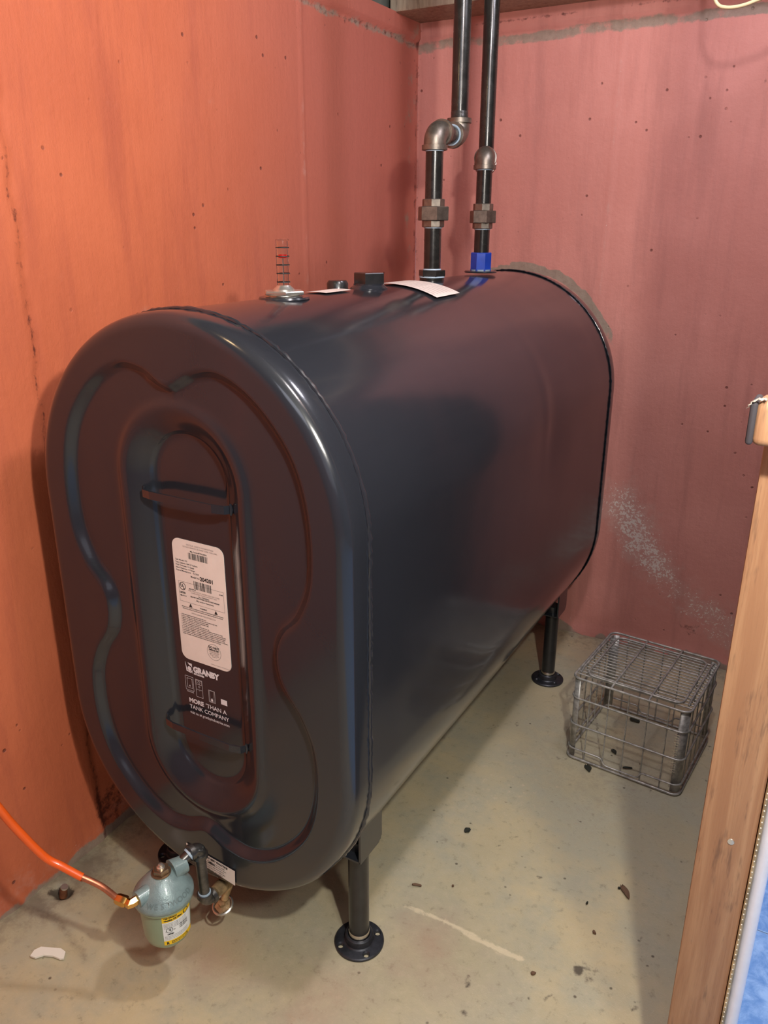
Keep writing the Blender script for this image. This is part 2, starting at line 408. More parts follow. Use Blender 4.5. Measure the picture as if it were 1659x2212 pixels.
def floor():
    x = np.concatenate([np.arange(XL-.02, .97, .008), np.arange(.97, 3.3, .15)]); y = np.concatenate([np.arange(-3, -.5, .1), np.arange(-.5, YB+.03, .008)])
    X, Y = np.meshgrid(x, y, indexing='ij')
    Z = .004*(fbm(X, Y, .25, 81)-.5)*1.0
    ed = np.minimum(X-XL, YB-Y)
    Z += .010*sst(.12, 0, ed)*fbm(X, Y, .04, 82)
    Z -= .03*np.exp(-(np.hypot(X+.40, Y+.055)/.018)**2)
    Z = np.where(X > .955, -.001, Z)
    me = grid_mesh('floor', np.stack([X, Y, Z], -1))
    dirt_tone = .55*sst(.17, .0, ed+.08*(fbm(X, Y, .08, 91)-.5)) + .45*np.exp(-(segd(X, Y, [(-.43, -.11), (-.33, -.12), (-.21, -.155)])/.012)**2)  # dirt along the walls, plus a thin dark line
    dirt_tone += .30*np.exp(-(np.hypot(X-.55, Y-1.0)/.35)**2)+.35*np.exp(-(np.hypot(X+.38, Y-.0)/.09)**2)  # broad darker patch round the crate, dirt by the pipe stub
    rust = .55*np.exp(-(np.hypot(X-.02, Y-.0)/.1)**2)+.45*np.exp(-(np.hypot(X-.40, Y-.22)/.16)**2)+.35*np.exp(-(np.hypot(X-.25, Y-.02)/.12)**2)
    pale = .72*np.exp(-(segd(X, Y, [(.29, .295), (.385, .30), (.43, .298)])/.007)**2)+.95*np.exp(-(segd(X, Y, [(.44, .296), (.50, .292), (.56, .292)])/.008)**2)
    pale += .35*np.exp(-(segd(X, Y, [(.37, .38), (.42, .37), (.50, .385)])/.006)**2)+.3*np.exp(-(np.hypot((X-.36)/.2, (Y-.78)/.3))**2)
    dark = .95*np.exp(-(np.hypot(X+.395, Y+.06)/.022)**2)+.6*np.exp(-(segd(X, Y, [(-.42, -.075), (-.405, -.045)])/.01)**2)
    dark += .62*np.exp(-(segd(X, Y, [(.485, .20), (.493, .18)])/.008)**2)+.55*np.exp(-(np.hypot(X-.51, Y-.125)/.012)**2)
    dark += .42*np.exp(-(np.hypot(X-.69, Y-.33)/.04)**2)
    for _ in range(46):
        px, py = rng.uniform(.2, .84), rng.uniform(.2, 1.5); an = rng.uniform(0, PI); l = rng.uniform(.004, .022)
        dark += rng.uniform(.35, .7)*np.exp(-(segd(X, Y, [(px, py), (px+l*math.cos(an), py+l*math.sin(an))])/.0055)**2)
    for k, v in (('dirt_tone', dirt_tone), ('rust', rust), ('pale', pale), ('dark', dark)): attr(me, k, v)
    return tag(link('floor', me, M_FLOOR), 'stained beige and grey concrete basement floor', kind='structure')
wall_left(); wall_back(); floor()
def sbox(name, x0, x1, y0, y1, z0, z1, m, label=None, bev=0, parent=None):
    o = link(name, MB().box(x0, x1, y0, y1, z0, z1, bev).mesh(name, bev > 0), m, parent)
    if parent is None: tag(o, label, kind='structure')
    return o
sbox('ceiling', -.8, 3.3, -3.05, 2.2, 2.33, 2.4, M_DARKW, 'dark underside of the floor above')
# sill plank on top of the wall in the corner, and the joists over it
sbox('trim_1', XL-.005, 3.2, 1.535, 1.90, 2.033, 2.078, M_SILL, 'grey timber sill plank laid along the top of the back wall', .006)
for i, x in enumerate((-.62, .05)):
    pass
sbox('trim_2', -.80, XL-.02, -3, 2.2, 2.03, 2.33, M_DARKW, 'dark rim timber above the left wall')
sbox('trim_3', XL-.02, 3.2, 1.86, 2.0, 2.078, 2.33, M_DARKW, 'dark rim timber above the back wall')
sbox('wall_right', .875, .9395, .142, 1.70, 0, 2.30, M_DARKW, 'timber partition between the tank room and the next room')
sbox('wall_right', .9395, .952, .105, 1.71, 0, 2.30, M_DRYWALL, 'white drywall face of the partition')
sbox('wall_far', 3.2, 3.28, -3, 1.75, 0, 2.33, M_BEIGE, 'plain wall of the next room')
sbox('wall_front', -.5, 3.25, -3.06, -3, 0, 2.33, M_FRONT, 'plain wall behind the camera')
# next room: marbled tiles
tf = thing('floor', 'pale marbled tile floor of the next room', None); tf['kind'] = 'structure'
link('underlay', MB().box(.9525, 3.19, -2.9, 1.70, .0005, .003).mesh('underlay', False), M_DRYWALL, tf)
tile_me = MB().box(0, .302, 0, .302, 0, .004, .0012, seg=1).mesh('tile', False)
for i in range(7):
    for j in range(13):
        xx = .954+i*.305; yy = -2.6+.305*j+.16
        if yy > 1.4: continue
        link('tile', tile_me, None if tile_me.materials else M_TILE, tf, (xx, yy, .003))

# ------------------------------------------------------------------ doorway timber at the right
st = thing('door_stud', 'bare pine stud at the right edge, with a nail head and dark smudges', 'stud', (0, 0, 0))
m = MB().box(.8665, .9385, .10, .140, .006, 2.30, .003); link('board', m.mesh('board'), M_STUD, st)
nm = MB().lathe([(.0005, -.0012), (.0044, -.0012), (.005, 0), (.0044, .0012), (.0005, .0014)], Matrix.Translation((.9085, .0998, .608)) @ Matrix.Rotation(PI/2, 4, 'X'), 16)
link('nail', nm.mesh('nail'), M_SILVER, st)
ed = thing('corner_bead', 'thin perforated corner bead between the pine stud and the white trim', 'trim')
link('strip', MB().box(.9390, .9440, .094, .1045, .006, 2.30, .001).mesh('strip'), M_OLDBRASS, ed)
mm = MB()
for k in range(150):
    z = .28+k*.0095; mm.lathe([(.0012, 0), (.0008, .0012)], Matrix.Translation((.9415, .0943, z)) @ Matrix.Rotation(PI/2, 4, 'X'), 6)
pl = link('plaster_dots', mm.mesh('plaster_dots'), M_PLASTIC, ed); pl['kind'] = 'stuff'
wt = MB().lathe([(.0095, .006), (.0095, 2.3)], Matrix.Translation((.9525, .106, 0)), 20)
tag(link('door_trim', wt.mesh('door_trim'), M_TRIM), 'rounded white door trim standing right of the pine stud', 'trim')
# broken rail end
def rail_end():
    t = thing('wooden_rail', 'worn end of a short wooden rail sticking out above the pine stud', 'rail')
    link('rail_board', MB().box(.8565, 1.15, .034, .092, 1.189, 1.240, .009, seg=4).mesh('rail_board'), M_STUD, t)
    c = MB().box(.8505, .8585, .0345, .0915, 1.1895, 1.2385, .0038, seg=3)
    tag(link('rail_end_grain', c.mesh('end_grain'), M_GALVHOLE, t), 'end grain with its shade painted in dark')
    P = np.zeros((12, 4, 3))
    for i in range(12):
        a_ = PI*.5*i/11+PI*.42
        for j in range(4):
            P[i, j] = (.8625+(.0145+.0012*math.sin(3*i+j))*math.cos(a_), .0325+.004*j+.001*math.sin(2*i), 1.2275+(.0145+.001*math.sin(2*i+2*j))*math.sin(a_))
    o = link('torn_film', grid_mesh('torn_film', P), simple('torn_film', lin(176, 168, 152), .4), t)
    md = o.modifiers.new('s', 'SOLIDIFY'); md.thickness = .0008
rail_end()

# ------------------------------------------------------------------ fuel tank
tank = thing('fuel_tank', 'large black steel heating-oil tank standing on four pipe legs in the corner', 'tank')
def stad_dir(n_arc, n_str):
    """perimeter samples: list of (sx, sz, dx, dz): spine point and direction"""
    out = []
    for i in range(n_arc):
        a = PI*i/n_arc; out.append((0, HZ, math.cos(a), math.sin(a)))
    for i in range(n_str):
        out.append((0, HZ-2*HZ*i/n_str, -1, 0))
    for i in range(n_arc):
        a = PI+PI*i/n_arc; out.append((0, -HZ, math.cos(a), math.sin(a)))
    for i in range(n_str):
        out.append((0, -HZ+2*HZ*i/n_str, 1, 0))
    return np.array(out)
SD = stad_dir(150, 64)
def catmull(pts, k=12):
    P = np.array(pts, float); n = len(P); out = []
    for i in range(n):
        p0, p1, p2, p3 = P[i-1], P[i], P[(i+1) % n], P[(i+2) % n]
        for j in range(k):
            t = j/k
            out.append(.5*((2*p1)+(-p0+p2)*t+(2*p0-5*p1+4*p2-p3)*t*t+(-p0+3*p1-3*p2+p3)*t**3))
    return np.array(out)
half = [(0, .440), (.055, .463), (.11, .466), (.175, .430), (.235, .358), (.262, .27), (.264, .165), (.240, .095), (.202, .050), (.190, .008)]
lower = [(.200, -.045), (.238, -.10), (.262, -.165), (.262, -.26), (.235, -.345), (.175, -.415), (.11, -.448), (.055, -.445), (0, -.425)]
right = half+lower
loop8 = catmull(right+[(-x, z) for x, z in right[::-1][1:-1]], 10)
def inside_sd(x, z):
    """signed distance to the figure-of-eight step (negative inside)"""
    sh = x.shape; px = x.reshape(-1); pz = z.reshape(-1)
    d = np.full(px.shape, 1e9); ins = np.zeros(px.shape, bool)
    A = loop8; B = np.roll(loop8, -1, 0)
    for (ax, az), (bx, bz) in zip(A, B):
        vx, vz = bx-ax, bz-az; t = np.clip(((px-ax)*vx+(pz-az)*vz)/(vx*vx+vz*vz+1e-12), 0, 1)
        d = np.minimum(d, (px-ax-t*vx)**2+(pz-az-t*vz)**2)
        c = ((az > pz) != (bz > pz)) & (px < (bx-ax)*(pz-az)/(bz-az+1e-12)+ax); ins ^= c
    d = np.sqrt(d); return np.where(ins, -d, d).reshape(sh)
def head_mesh(detail=True):
    rr = np.concatenate([np.linspace(TR, TR-.026, 14), np.linspace(TR-.028, .00002, 150 if detail else 20)])
    sx, sz, dx, dz = SD.T
    X = sx[:, None]+dx[:, None]*rr[None]; Z = sz[:, None]+dz[:, None]*rr[None]
    c = .026; q = np.clip((rr-(TR-c))/c, 0, 1); Y = np.tile(c*(1-np.sqrt(np.clip(1-q*q, 0, 1))), (len(sx), 1))
    Y = Y+.002*(rr/TR)**2
    if detail:
        s8 = inside_sd(X, Z)
        Y = Y+.017*sst(.011, -.011, s8)
        # centre trough
        rs = np.hypot(X, np.maximum(np.abs(Z-.008)-.265, 0))
        Y = Y-.0045*np.exp(-((rs-.134)/.012)**2)          # raised lip round the trough
        Y = Y+.0250*sst(.126, .072, rs)+.0025*sst(.09, .084, rs)
        # pressed tab at the very top of the step
        Y = Y-.004*np.exp(-(segd(X, Z, [(-.045, .452), (.0, .437)])/.009)**2)
    # skirt back to the weld
    X = np.concatenate([X[:, :1], X[:, :1], X], 1); Z = np.concatenate([Z[:, :1], Z[:, :1], Z], 1)
    Y = np.concatenate([np.full((len(sx), 1), .060), np.full((len(sx), 1), .045), Y], 1)
    P = np.stack([X, Y, Z+TZC], -1)
    return grid_mesh('head', P[::-1].copy(), True)
tag(link('end_cap', head_mesh(True), M_TANK, tank), 'pressed steel end with figure-of-eight step and centre trough')
rear = head_mesh(False)
link('end_cap', rear, M_TANK, tank, (0, 1.524, 0), (0, 0, PI))
def shell():
    ys = np.concatenate([[.050, .056], np.linspace(.06, 1.464, 150), [1.474]])
    sx, sz, dx, dz = SD.T
    R = TR-.0022
    X = np.tile((sx+dx*R)[:, None], (1, len(ys))); Z = np.tile((sz+dz*R)[:, None], (1, len(ys))); Y = np.tile(ys, (len(sx), 1))
    nx = dx[:, None]; nz = dz[:, None]
    # gentle oil-canning of the sheet and one shallow dent in the flat side
    arc = np.arange(len(sx))/len(sx)*40
    wv = .0045*(fbm(Y, Z+.0*X, .45, 101, 2)-.5)*sst(0, .12, Y-.05)*sst(0, .12, 1.474-Y)
    side = (nx > .7)
    D = Y-.93; E = Z-.20
    dent = -.006*np.exp(-((D/.10)**2+(E/.10)**2))+.0022*np.exp(-(((D+.02)/.03)**2+((E-.06)/.12)**2))
    dent += -.004*np.exp(-(((Y-.42)/.13)**2+((Z-.30)/.06)**2))
    top = -.003*np.exp(-(((Y-.50)/.30)**2+((X-.16)/.06)**2))*(nz > .3)
    off = wv+dent*side+top
    X = X+nx*off; Z = Z+nz*off
    me = grid_mesh('shell', np.stack([X, Y, Z+TZC], -1)[::-1].copy(), True)
    return link('shell', me, M_TANK, tank)
shell()
def bead(y, name, q=1):
    sx, sz, dx, dz = SD.T; mb = MB()
    pts = []; rs = []
    for i in range(len(sx)):
        n_ = random.uniform(-.0007, .0007)
        pts.append((sx[i]+dx[i]*(TR+.0005+n_), y+random.uniform(-.0007, .0007), sz[i]+dz[i]*(TR+.0005+n_)+TZC)); rs.append((.0038+random.uniform(-.0009, .0009))*q)
    mb.tube(pts, .003, 8, True, rs=rs); return link(name, mb.mesh(name), M_TANK, tank)
bead(.0605, 'weld_seam'); bead(1.462, 'weld_seam', .4)
# lifting bars across the trough
for zc in (.245+TZC, -.222+TZC):
    mb = MB(); pts = [(-.099, .034, zc-.002), (-.092, .016, zc), (-.07, .010, zc+.001), (0, .008, zc+.002), (.07, .010, zc+.001), (.092, .016, zc), (.099, .034, zc-.002)]
    P = []
    for x, y, z in pts: P.append([(x, y, z+.007), (x, y+.003, z+.0075), (x, y+.003, z-.0075), (x, y, z-.007)])
    me = grid_mesh('bar', np.array([[p[k] for p in P] for k in range(4)]), True); me.polygons.foreach_set('use_smooth', [False]*len(me.polygons))
    b = link('lifting_bar', me, M_TANK, tank)
    for q in (1, -1):
        w_ = MB(); w_.tube([(q*.0975, .026, zc-.010), (q*.0985, .027, zc), (q*.0975, .026, zc+.010)], .0030, 8, rs=[.0018, .0034, .0018]); link('weld', w_.mesh('weld'), M_TANK, b)

# ---- text helpers
def text_mesh(s, size, bold=0, sx=1, align='LEFT', res=3):
    cu = bpy.data.curves.new('txt', 'FONT'); cu.body = s; cu.size = size; cu.align_x = align; cu.offset = bold; cu.resolution_u = res
    cu.fill_mode = 'FRONT'
    o = bpy.data.objects.new('txt', cu); C.objects.link(o)
    dg = bpy.context.evaluated_depsgraph_get(); me = bpy.data.meshes.new_from_object(o.evaluated_get(dg))
    bpy.data.objects.remove(o); bpy.data.curves.remove(cu)
    me.transform(Matrix.Diagonal((sx, 1, 1, 1)))
    return me
def join(name, meshes):
    bm = bmesh.new()
    for me, M_ in meshes:
        t = me.copy(); t.transform(M_); bm.from_mesh(t); bpy.data.meshes.remove(t)
    out = bpy.data.meshes.new(name); bm.to_mesh(out); bm.free(); out.materials.clear()
    return out
def T(x, z, y=0): return Matrix.Translation((x, y, z)) @ Matrix.Rotation(PI/2, 4, 'X')
def flat(polys):
    """polygons in a local XY plane"""
    bm = bmesh.new()
    for p in polys: bm.faces.new([bm.verts.new((x, y, 0)) for x, y in p])
    me = bpy.data.meshes.new('flat'); bm.to_mesh(me); bm.free(); return me
def rect(x0, x1, y0, y1): return [(x0, y0), (x1, y0), (x1, y1), (x0, y1)]
def frame(x0, x1, y0, y1, t): return [rect(x0, x1, y1-t, y1), rect(x0, x1, y0, y0+t), rect(x0, x0+t, y0+t, y1-t), rect(x1-t, x1, y0+t, y1-t)]
def ringp(cx, cy, r, t, n=36, a0=0, a1=2*PI):
    return [[(cx+q*math.cos(a), cy+q*math.sin(a)) for q, a in ((r, b0), (r, b1), (r-t, b1), (r-t, b0))] for b0, b1 in ((a0+(a1-a0)*i/n, a0+(a1-a0)*(i+1)/n) for i in range(n))]
def rrect(x0, x1, y0, y1, r, n=8):
    out = []
    for cx, cy, a in ((x1-r, y1-r, 0), (x0+r, y1-r, PI/2), (x0+r, y0+r, PI), (x1-r, y0+r, 3*PI/2)):
        for i in range(n+1): out.append((cx+r*math.cos(a+PI/2*i/n), cy+r*math.sin(a+PI/2*i/n)))
    return out
# ---- data sticker in the trough (x +-.06, z .650-.895)
YS = .0441
sx0, sx1, sz0, sz1 = -.0605, .0595, .651, .896
mb = MB().prism(rrect(sx0, sx1, sz0, sz1, .016), 0, .0006, Matrix(((1, 0, 0, 0), (0, 0, -1, YS), (0, 1, 0, 0), (0, 0, 0, 1))))
stk = link('data_sticker', mb.mesh('data_sticker', False), M_PAPER, tank); tag(stk, 'pinkish white data sticker with barcodes and small print')
YT = YS-.0009
def txt(s, size, x, z, bold=0, sx=1, al='LEFT'): return (text_mesh(s, size, bold, sx, al), T(x, z, YT))
ink = []; gi = []
cxs = -.0005
gi += [txt('CRITICAL SAFETY INFORMATION', .0042, cxs+.006, .886, 0, 1, 'CENTER'), txt('DO NOT REMOVE OR PAINT OVER THIS LABEL', .0038, cxs+.006, .8815, 0, 1, 'CENTER')]
ink += [txt('Mfg. Serial #F7902489N', .0040, cxs+.002, .8745, .00004, 1, 'CENTER')]
def barcode(x0, x1, z0, z1, seed, n=46):
    r = random.Random(seed); x = x0; P = []
    u = (x1-x0)/(n*1.75)
    while x < x1:
        w_ = u*r.choice((1, 1, 2)); P.append(rect(x, min(x+w_, x1), z0, z1)); x += w_+u*r.choice((1, 1, 2))
    return (flat(P), Matrix.Translation((0, YT, 0)) @ Matrix.Rotation(PI/2, 4, 'X'))
ink.append(barcode(-.023, .022, .8605, .8725, 3, 34))
for i, s in enumerate(('Tank Model: 275', 'Tank Capacity: 264 US Gallons', 'Wall Thickness: 12 Gauge', 'Head Thickness: 12 Gauge', 'Date of Manufacture:   10, 2023')):
    ink.append(txt(s, .0042, -.0555, .8530-i*.0052, .00004))
ink += [txt('Model No:', .0050, -.0215, .8245, .00006), txt('204201', .0105, .0005, .8230, .0004, 1.0)]
ink.append(barcode(-.0155, .0255, .8030, .8190, 9, 26))
fr = frame(-.0525, .0535, .7720, .8120, .00035)
fr = [p for p in fr]
fr += ringp(-.0435, .8025, .0078, .0012); ink.append((flat(fr), T(0, 0, YT)))
ink += [txt('U', .0085, -.0483, .8010, .0003), txt('L', .0080, -.0425, .7975, .0003), txt('LISTED', .0048, -.0510, .7880, .0002, .95), txt('Mfg. ID: N', .0034, -.0505, .7825, .0001)]
ink += [txt('MH11879-G', .0032, -.0280, .7998, .0001), txt('UL-80', .0034, .0430, .8045, .0001),
        txt('No.: F7903804N', .0037, .0060, .7880, .00005, 1, 'CENTER'), txt('GRANBY INDUSTRIES LIMITED PARTNERSHIP', .0036, .0080, .7845, .00008, .95, 'CENTER'),
        txt('Mfg. Location: Pennsylvania', .0037, .0080, .7790, .00005, 1, 'CENTER')]
gi += [txt('STEEL TANK FOR OIL BURNER FUELS AND OTHER', .0033, .0065, .7962, 0, 1, 'CENTER'), txt('COMBUSTIBLE LIQUIDS, WITHOUT VENT', .0033, .0065, .7925, 0, 1, 'CENTER')]
tri = [[(-.0315, .7635), (-.0235, .7635), (-.0275, .7712)], [(.0285, .7635), (.0365, .7635), (.0325, .7712)]]
ink.append((flat(tri), T(0, 0, YT)))
ink += [txt('WARNING', .0034, .003, .7655, .0001, 1, 'CENTER'), txt('IMPORTANT TO FOLLOW MANUFACTURER INSTRUCTIONS BEFORE INSTALLING', .0027, 0, .7605, .00005, 1, 'CENTER'),
        txt('ADDITIONAL INSTRUCTIONS AND INSTALLATION GUIDE ARE AVAILABLE ON THE WEB SITE', .0024, 0, .7570, .00005, .95, 'CENTER')]
gi += [txt('WWW.GRANBYINDUSTRIES.COM', .0038, .002, .7505, 0, 1, 'CENTER')]
par = ('1. THIS TANK IS INTENDED FOR STATIONARY USE ONLY.', '2. DO NOT OVERFILL THE TANK OR EXCEED THE RATED VOLUME AT ANY TIME.', '3. KEEP THE FILL AND VENT LINES CLEAR OF ICE AND DEBRIS.',
       '4. INSPECT THE TANK AND ALL FITTINGS ONCE EVERY YEAR.', '5. SLOPE THE TANK TOWARD THE OUTLET.', '6. TEST THE LINES BEFORE FILLING THE TANK WITH FUEL OIL.', '7. USE ONLY APPROVED FITTINGS AND SEALANTS FOR THE INSTALLATION OF THIS TANK.',
       '8. THE INSTALLER MUST ENSURE THAT ALL PIPING IS SUPPORTED AND THAT THE LEGS ARE LEVEL.', '9. DO NOT APPLY PRESSURE TO THE TANK AFTER THE FINAL CONNECTIONS HAVE BEEN MADE.', '10. REPAIRS MUST BE MADE BY A QUALIFIED TECHNICIAN ACCORDING TO THE LOCAL CODE.',
       '11. REPLACE ANY TANK THAT SHOWS SIGNS OF CORROSION, LEAKAGE OR DAMAGE TO THE SHELL.', '12. KEEP THIS LABEL CLEAN AND READABLE DURING THE WHOLE LIFE OF THE TANK.')
for i, s in enumerate(par): ink.append(txt(s, .0027, -.0535, .7440-i*.0036, .00006, .88))
ink.append((flat(ringp(.0205, .6835, .0165, .0005, 48)+[rect(.0065, .0345, .6842, .6845)]), T(0, 0, YT)))
ink += [txt('DO NOT', .0062, .0205, .6905, .0003, 1, 'CENTER'), txt('PRESSURE TEST', .0036, .0205, .6862, .0002, 1, 'CENTER'),
        txt('PRESSURE CAN CAUSE', .0022, .0205, .6815, 0, 1, 'CENTER'), txt('SERIOUS DAMAGE TO', .0022, .0205, .6785, 0, 1, 'CENTER'), txt('THE SHELL OF A TANK', .0022, .0205, .6755, 0, 1, 'CENTER'), txt('IN SERVICE', .0022, .0205, .6725, 0, 1, 'CENTER')]
gi += [txt('PRINTED IN CANADA  FOR INDOOR USE', .0024, .0555, .6560, 0, 1, 'RIGHT')]
link('black_print', join('black_print', ink), M_INK, stk); link('grey_print', join('grey_print', gi), M_GREYINK, stk)
# ---- white logo and slogan printed below the sticker
YP = YS-.0002
def wt_(s, size, x, z, bold=0, sx=1, al='LEFT'): return (text_mesh(s, size, bold, sx, al), T(x, z, YP))
wp = []
wp.append((flat([[(-.0555, .6425), (-.0548, .6425), (-.0505, .6255), (-.0385, .6235), (-.0435, .6215), (-.0535, .6235)],
                 [(-.0490, .6425), (-.0385, .6420), (-.0385, .6330), (-.0395, .6350), (-.0420, .6370), (-.0450, .6375)],
                 [(-.0385, .6210), (-.0385, .6290), (-.0405, .6265), (-.0430, .6245)]]
                + [[(-.0455+.0048*math.cos(a), .6300+.0048*math.sin(a)) for a in [2*PI*i/24 for i in range(24)]]]), T(0, 0, YP)))
wp += [wt_('GRANBY', .0165, -.0360, .6262, .0011, .95), wt_('INDUSTRIES', .0050, -.0355, .6205, .0003, .95)]
# appliance outlines
fig = frame(-.0590, -.0385, .5815, .6125, .0006)+frame(-.0545, -.0415, .5870, .6080, .0006)+frame(-.0565, -.0400, .5775, .5795, .0005)+[[(-.0500, .5905), (-.0465, .5905), (-.0482, .5945)]]
fig += frame(-.0330, -.0165, .5730, .6115, .0006)+frame(-.0315, -.0180, .6005, .6100, .0005)+ringp(-.0247, .6052, .0030, .0006, 20)+ringp(-.0247, .5960, .0020, .0005, 20)+[rect(-.0315, -.0180, .5895, .5900), rect(-.0265, -.0230, .5875, .5880)]
fig += frame(-.0020, .0135, .5715, .5975, .0006)+frame(.0005, .0110, .5725, .5970, .0004)+[[(.0030, .5740), (.0080, .5740), (.0080, .5775), (.0055, .5815), (.0030, .5775)]]
wp.append((flat(fig), T(0, 0, YP)))
wp.append((flat([rect(.0275, .0425, .5755, .5765+.0105)]), T(0, 0, YP)))
wp += [wt_('MORE', .0130, -.0535, .5555, .0006, 1.05), wt_("'THAN A", .0128, -.0118, .5555, .0001, 1.02), wt_('TANK COMPANY', .0124, -.0535, .5415, .0001, 1.0), wt_('visit us at granbyindustries.com', .0083, -.0535, .5300, .0001, .93)]
lg = link('white_lettering', join('white_lettering', wp), M_WPRINT, tank); tag(lg, 'white company lettering and appliance outlines below the sticker')
# ---- small instruction label on the lower rim of the cap
def conf_label():
    # lies on the flat flange: corners measured on the plane y=0
    cr = [(-.054, .250), (.071, .237), (.069, .200), (-.050, .218)]
    P = [Vector((x, -.0006, z)) for x, z in cr]
    bm = bmesh.new(); bm.faces.new([bm.verts.new(p) for p in P]); me = bpy.data.meshes.new('rim_label'); bm.to_mesh(me); bm.free()
    o = link('rim_label', me, M_PAPER, tank); tag(o, 'small white instruction label on the lower rim')
    an = -math.atan2(.013, .125)
    def tt(s, size, x, z, b=0): return (text_mesh(s, size, b, 1, 'CENTER'), Matrix.Translation((x, -.0014, z)) @ Matrix.Rotation(PI/2, 4, 'X') @ Matrix.Rotation(an, 4, 'Z'))
    ms = [tt('OIL INDUSTRY BEST PRACTICE', .0062, .010, .2365, .0003)]
    for i, s in enumerate(('Install oil filter and valve at the tank outlet', 'Slope the tank toward the outlet end to drain', 'Check all fittings for leaks each season', 'Protect the supply line with a coated tube', 'Keep this label clean and readable')):
        ms.append(tt(s, .0040, .011+.0002*i, .2305-i*.0052, .00005))
    ms.append((flat([[(.002, .2285), (.012, .2255), (.012, .2275), (.020, .2262), (.020, .2285), (.012, .2298), (.010, .2320)]]), T(0, 0, -.0014)))
    link('label_print', join('label_print', ms), M_INK, o)
conf_label()
# ---- labels wrapped over the top of the shell
def top_label(corners, name, lines, label):
    """corners: four (angle from the top in degrees, y)"""
    nu = 14; P = np.zeros((nu, nu, 3)); (a0, y0), (a1, y1), (a2, y2), (a3, y3) = corners
    f = lambda u, v: ((a0*(1-u)+a1*u)*(1-v)+(a3*(1-u)+a2*u)*v, (y0*(1-u)+y1*u)*(1-v)+(y3*(1-u)+y2*u)*v)
    zc = TZC+HZ
    def pos(u, v, r=TR+.0012):
        a, y = f(u, v); a = math.radians(a); return (r*math.sin(a), y, zc+r*math.cos(a))
    for i in range(nu):
        for j in range(nu): P[i, j] = pos(i/(nu-1), j/(nu-1))
    o = link(name, grid_mesh(name, P), M_PAPER, tank); tag(o, label)
    mb = MB()
    for k in range(lines):
        u0 = (k+.8)/(lines+.6)
        for v0, v1 in ((.06, .42), (.46, .66), (.69, .93)):
            n = 7; A = [[pos(u0+du, v0+(v1-v0)*i/n, TR+.0017) for i in range(n+1)] for du in (-.006, .006)]
            for i in range(n): mb.bm.faces.new([mb.bm.verts.new(p) for p in (A[0][i], A[0][i+1], A[1][i+1], A[1][i])])
    link('print', mb.mesh('print', False), M_GREYINK, o)
top_label([(-9, .735), (-10, .86), (21.1, .843), (21.7, .715)], 'long_top_label', 7, 'long cream label lying over the top edge')
top_label([(-9, .45), (-9, .56), (3.4, .53), (3.4, .437)], 'small_top_label', 3, 'small white label near the gauge')
# ---- legs
zl = .254
def flange_mesh():
    mb = MB(); mb.lathe([(.0235, 0), (.0500, 0), (.0520, .0015), (.0520, .0055), (.0500, .0075), (.0330, .0085), (.0305, .0110), (.0290, .0240), (.0270, .0260), (.0235, .0260)], n=64, cap=False)
    me = mb.mesh('flange')
    # close the inside bore
    o = bpy.data.objects.new('tmp', me); C.objects.link(o)
    bm = bmesh.new(); bm.from_mesh(me)
    es = [e for e in bm.edges if e.is_boundary]; bmesh.ops.bridge_loops(bm, edges=es); bmesh.ops.recalc_face_normals(bm, faces=bm.faces[:]); bm.to_mesh(me); bm.free()
    cb = MB()
    for k in range(4):
        a = PI/4+k*PI/2+.12; cb.lathe([(.0055, -.01), (.0055, .0050), (.0090, .0095), (.0085, .02)], Matrix.Translation((.0415*math.cos(a), .0415*math.sin(a), 0)), 20)
    co = bpy.data.objects.new('tmp2', cb.mesh('cut', False)); C.objects.link(co)
    md = o.modifiers.new('b', 'BOOLEAN'); md.operation = 'DIFFERENCE'; md.object = co; md.solver = 'EXACT'
    dg = bpy.context.evaluated_depsgraph_get(); out = bpy.data.meshes.new_from_object(o.evaluated_get(dg))
    bpy.data.objects.remove(o); bpy.data.objects.remove(co)
    out.polygons.foreach_set('use_smooth', [True]*len(out.polygons)); out.set_sharp_from_angle(angle=math.radians(35))
    return out
FL = flange_mesh(); FL.materials.clear(); FL.materials.append(M_FLANGE)
LEGM = MB().lathe([(.0212, .020), (.0212, zl+.02)], n=32).mesh('leg'); LEGM.materials.append(M_LEG)
THR = MB().lathe([(.0222, .022), (.0222, .034), (.0213, .036)], n=32, cap=False).mesh('thread'); THR.materials.append(M_STEEL)
lx = MB().prism([(.021*0-.0035, -.004), (.0035, -.004), (.0035, .004), (-.0035, .004)], 0, .0003).mesh('x')
tx = text_mesh('100', .009, .0004); bpy.data.meshes.remove(lx)
def bracket_mesh(sgn):
    mb = MB(); w_ = .028
    mb.box(-w_, w_, -.040, .042, zl-.004, zl, 0)
    for s in (-1, 1):
        x0 = s*w_; xs = .252*sgn+x0
        h = TZ0+TR-math.sqrt(max(TR**2-xs**2, 0))+.010 if abs(xs) < TR else zl+.1
        z1 = max(h, zl+.012)
        # side plate with a chamfered lower corner
        poly = [(-.040, zl-.004), (.030, zl-.004), (.042, zl+.008), (.042, z1), (-.040, z1)]
        mb.prism(poly, x0-.0022, x0+.0022, Matrix(((0, 0, 1, 0), (1, 0, 0, 0), (0, 1, 0, 0), (0, 0, 0, 1))))
    return mb.mesh('bracket', False)
BR = {s: bracket_mesh(s) for s in (1, -1)}
for s in BR.values(): s.materials.append(M_TANK)
LX, LY = .252, .1639
for sx_ in (1, -1):
    for y in (LY, 1.524-LY):
        lg_ = link('leg', LEGM, None, tank, (sx_*LX, y, 0))
        f = link('flange', FL, None, lg_); link('bare_thread', THR, None, lg_)
        link('bracket', BR[sx_], None, lg_)
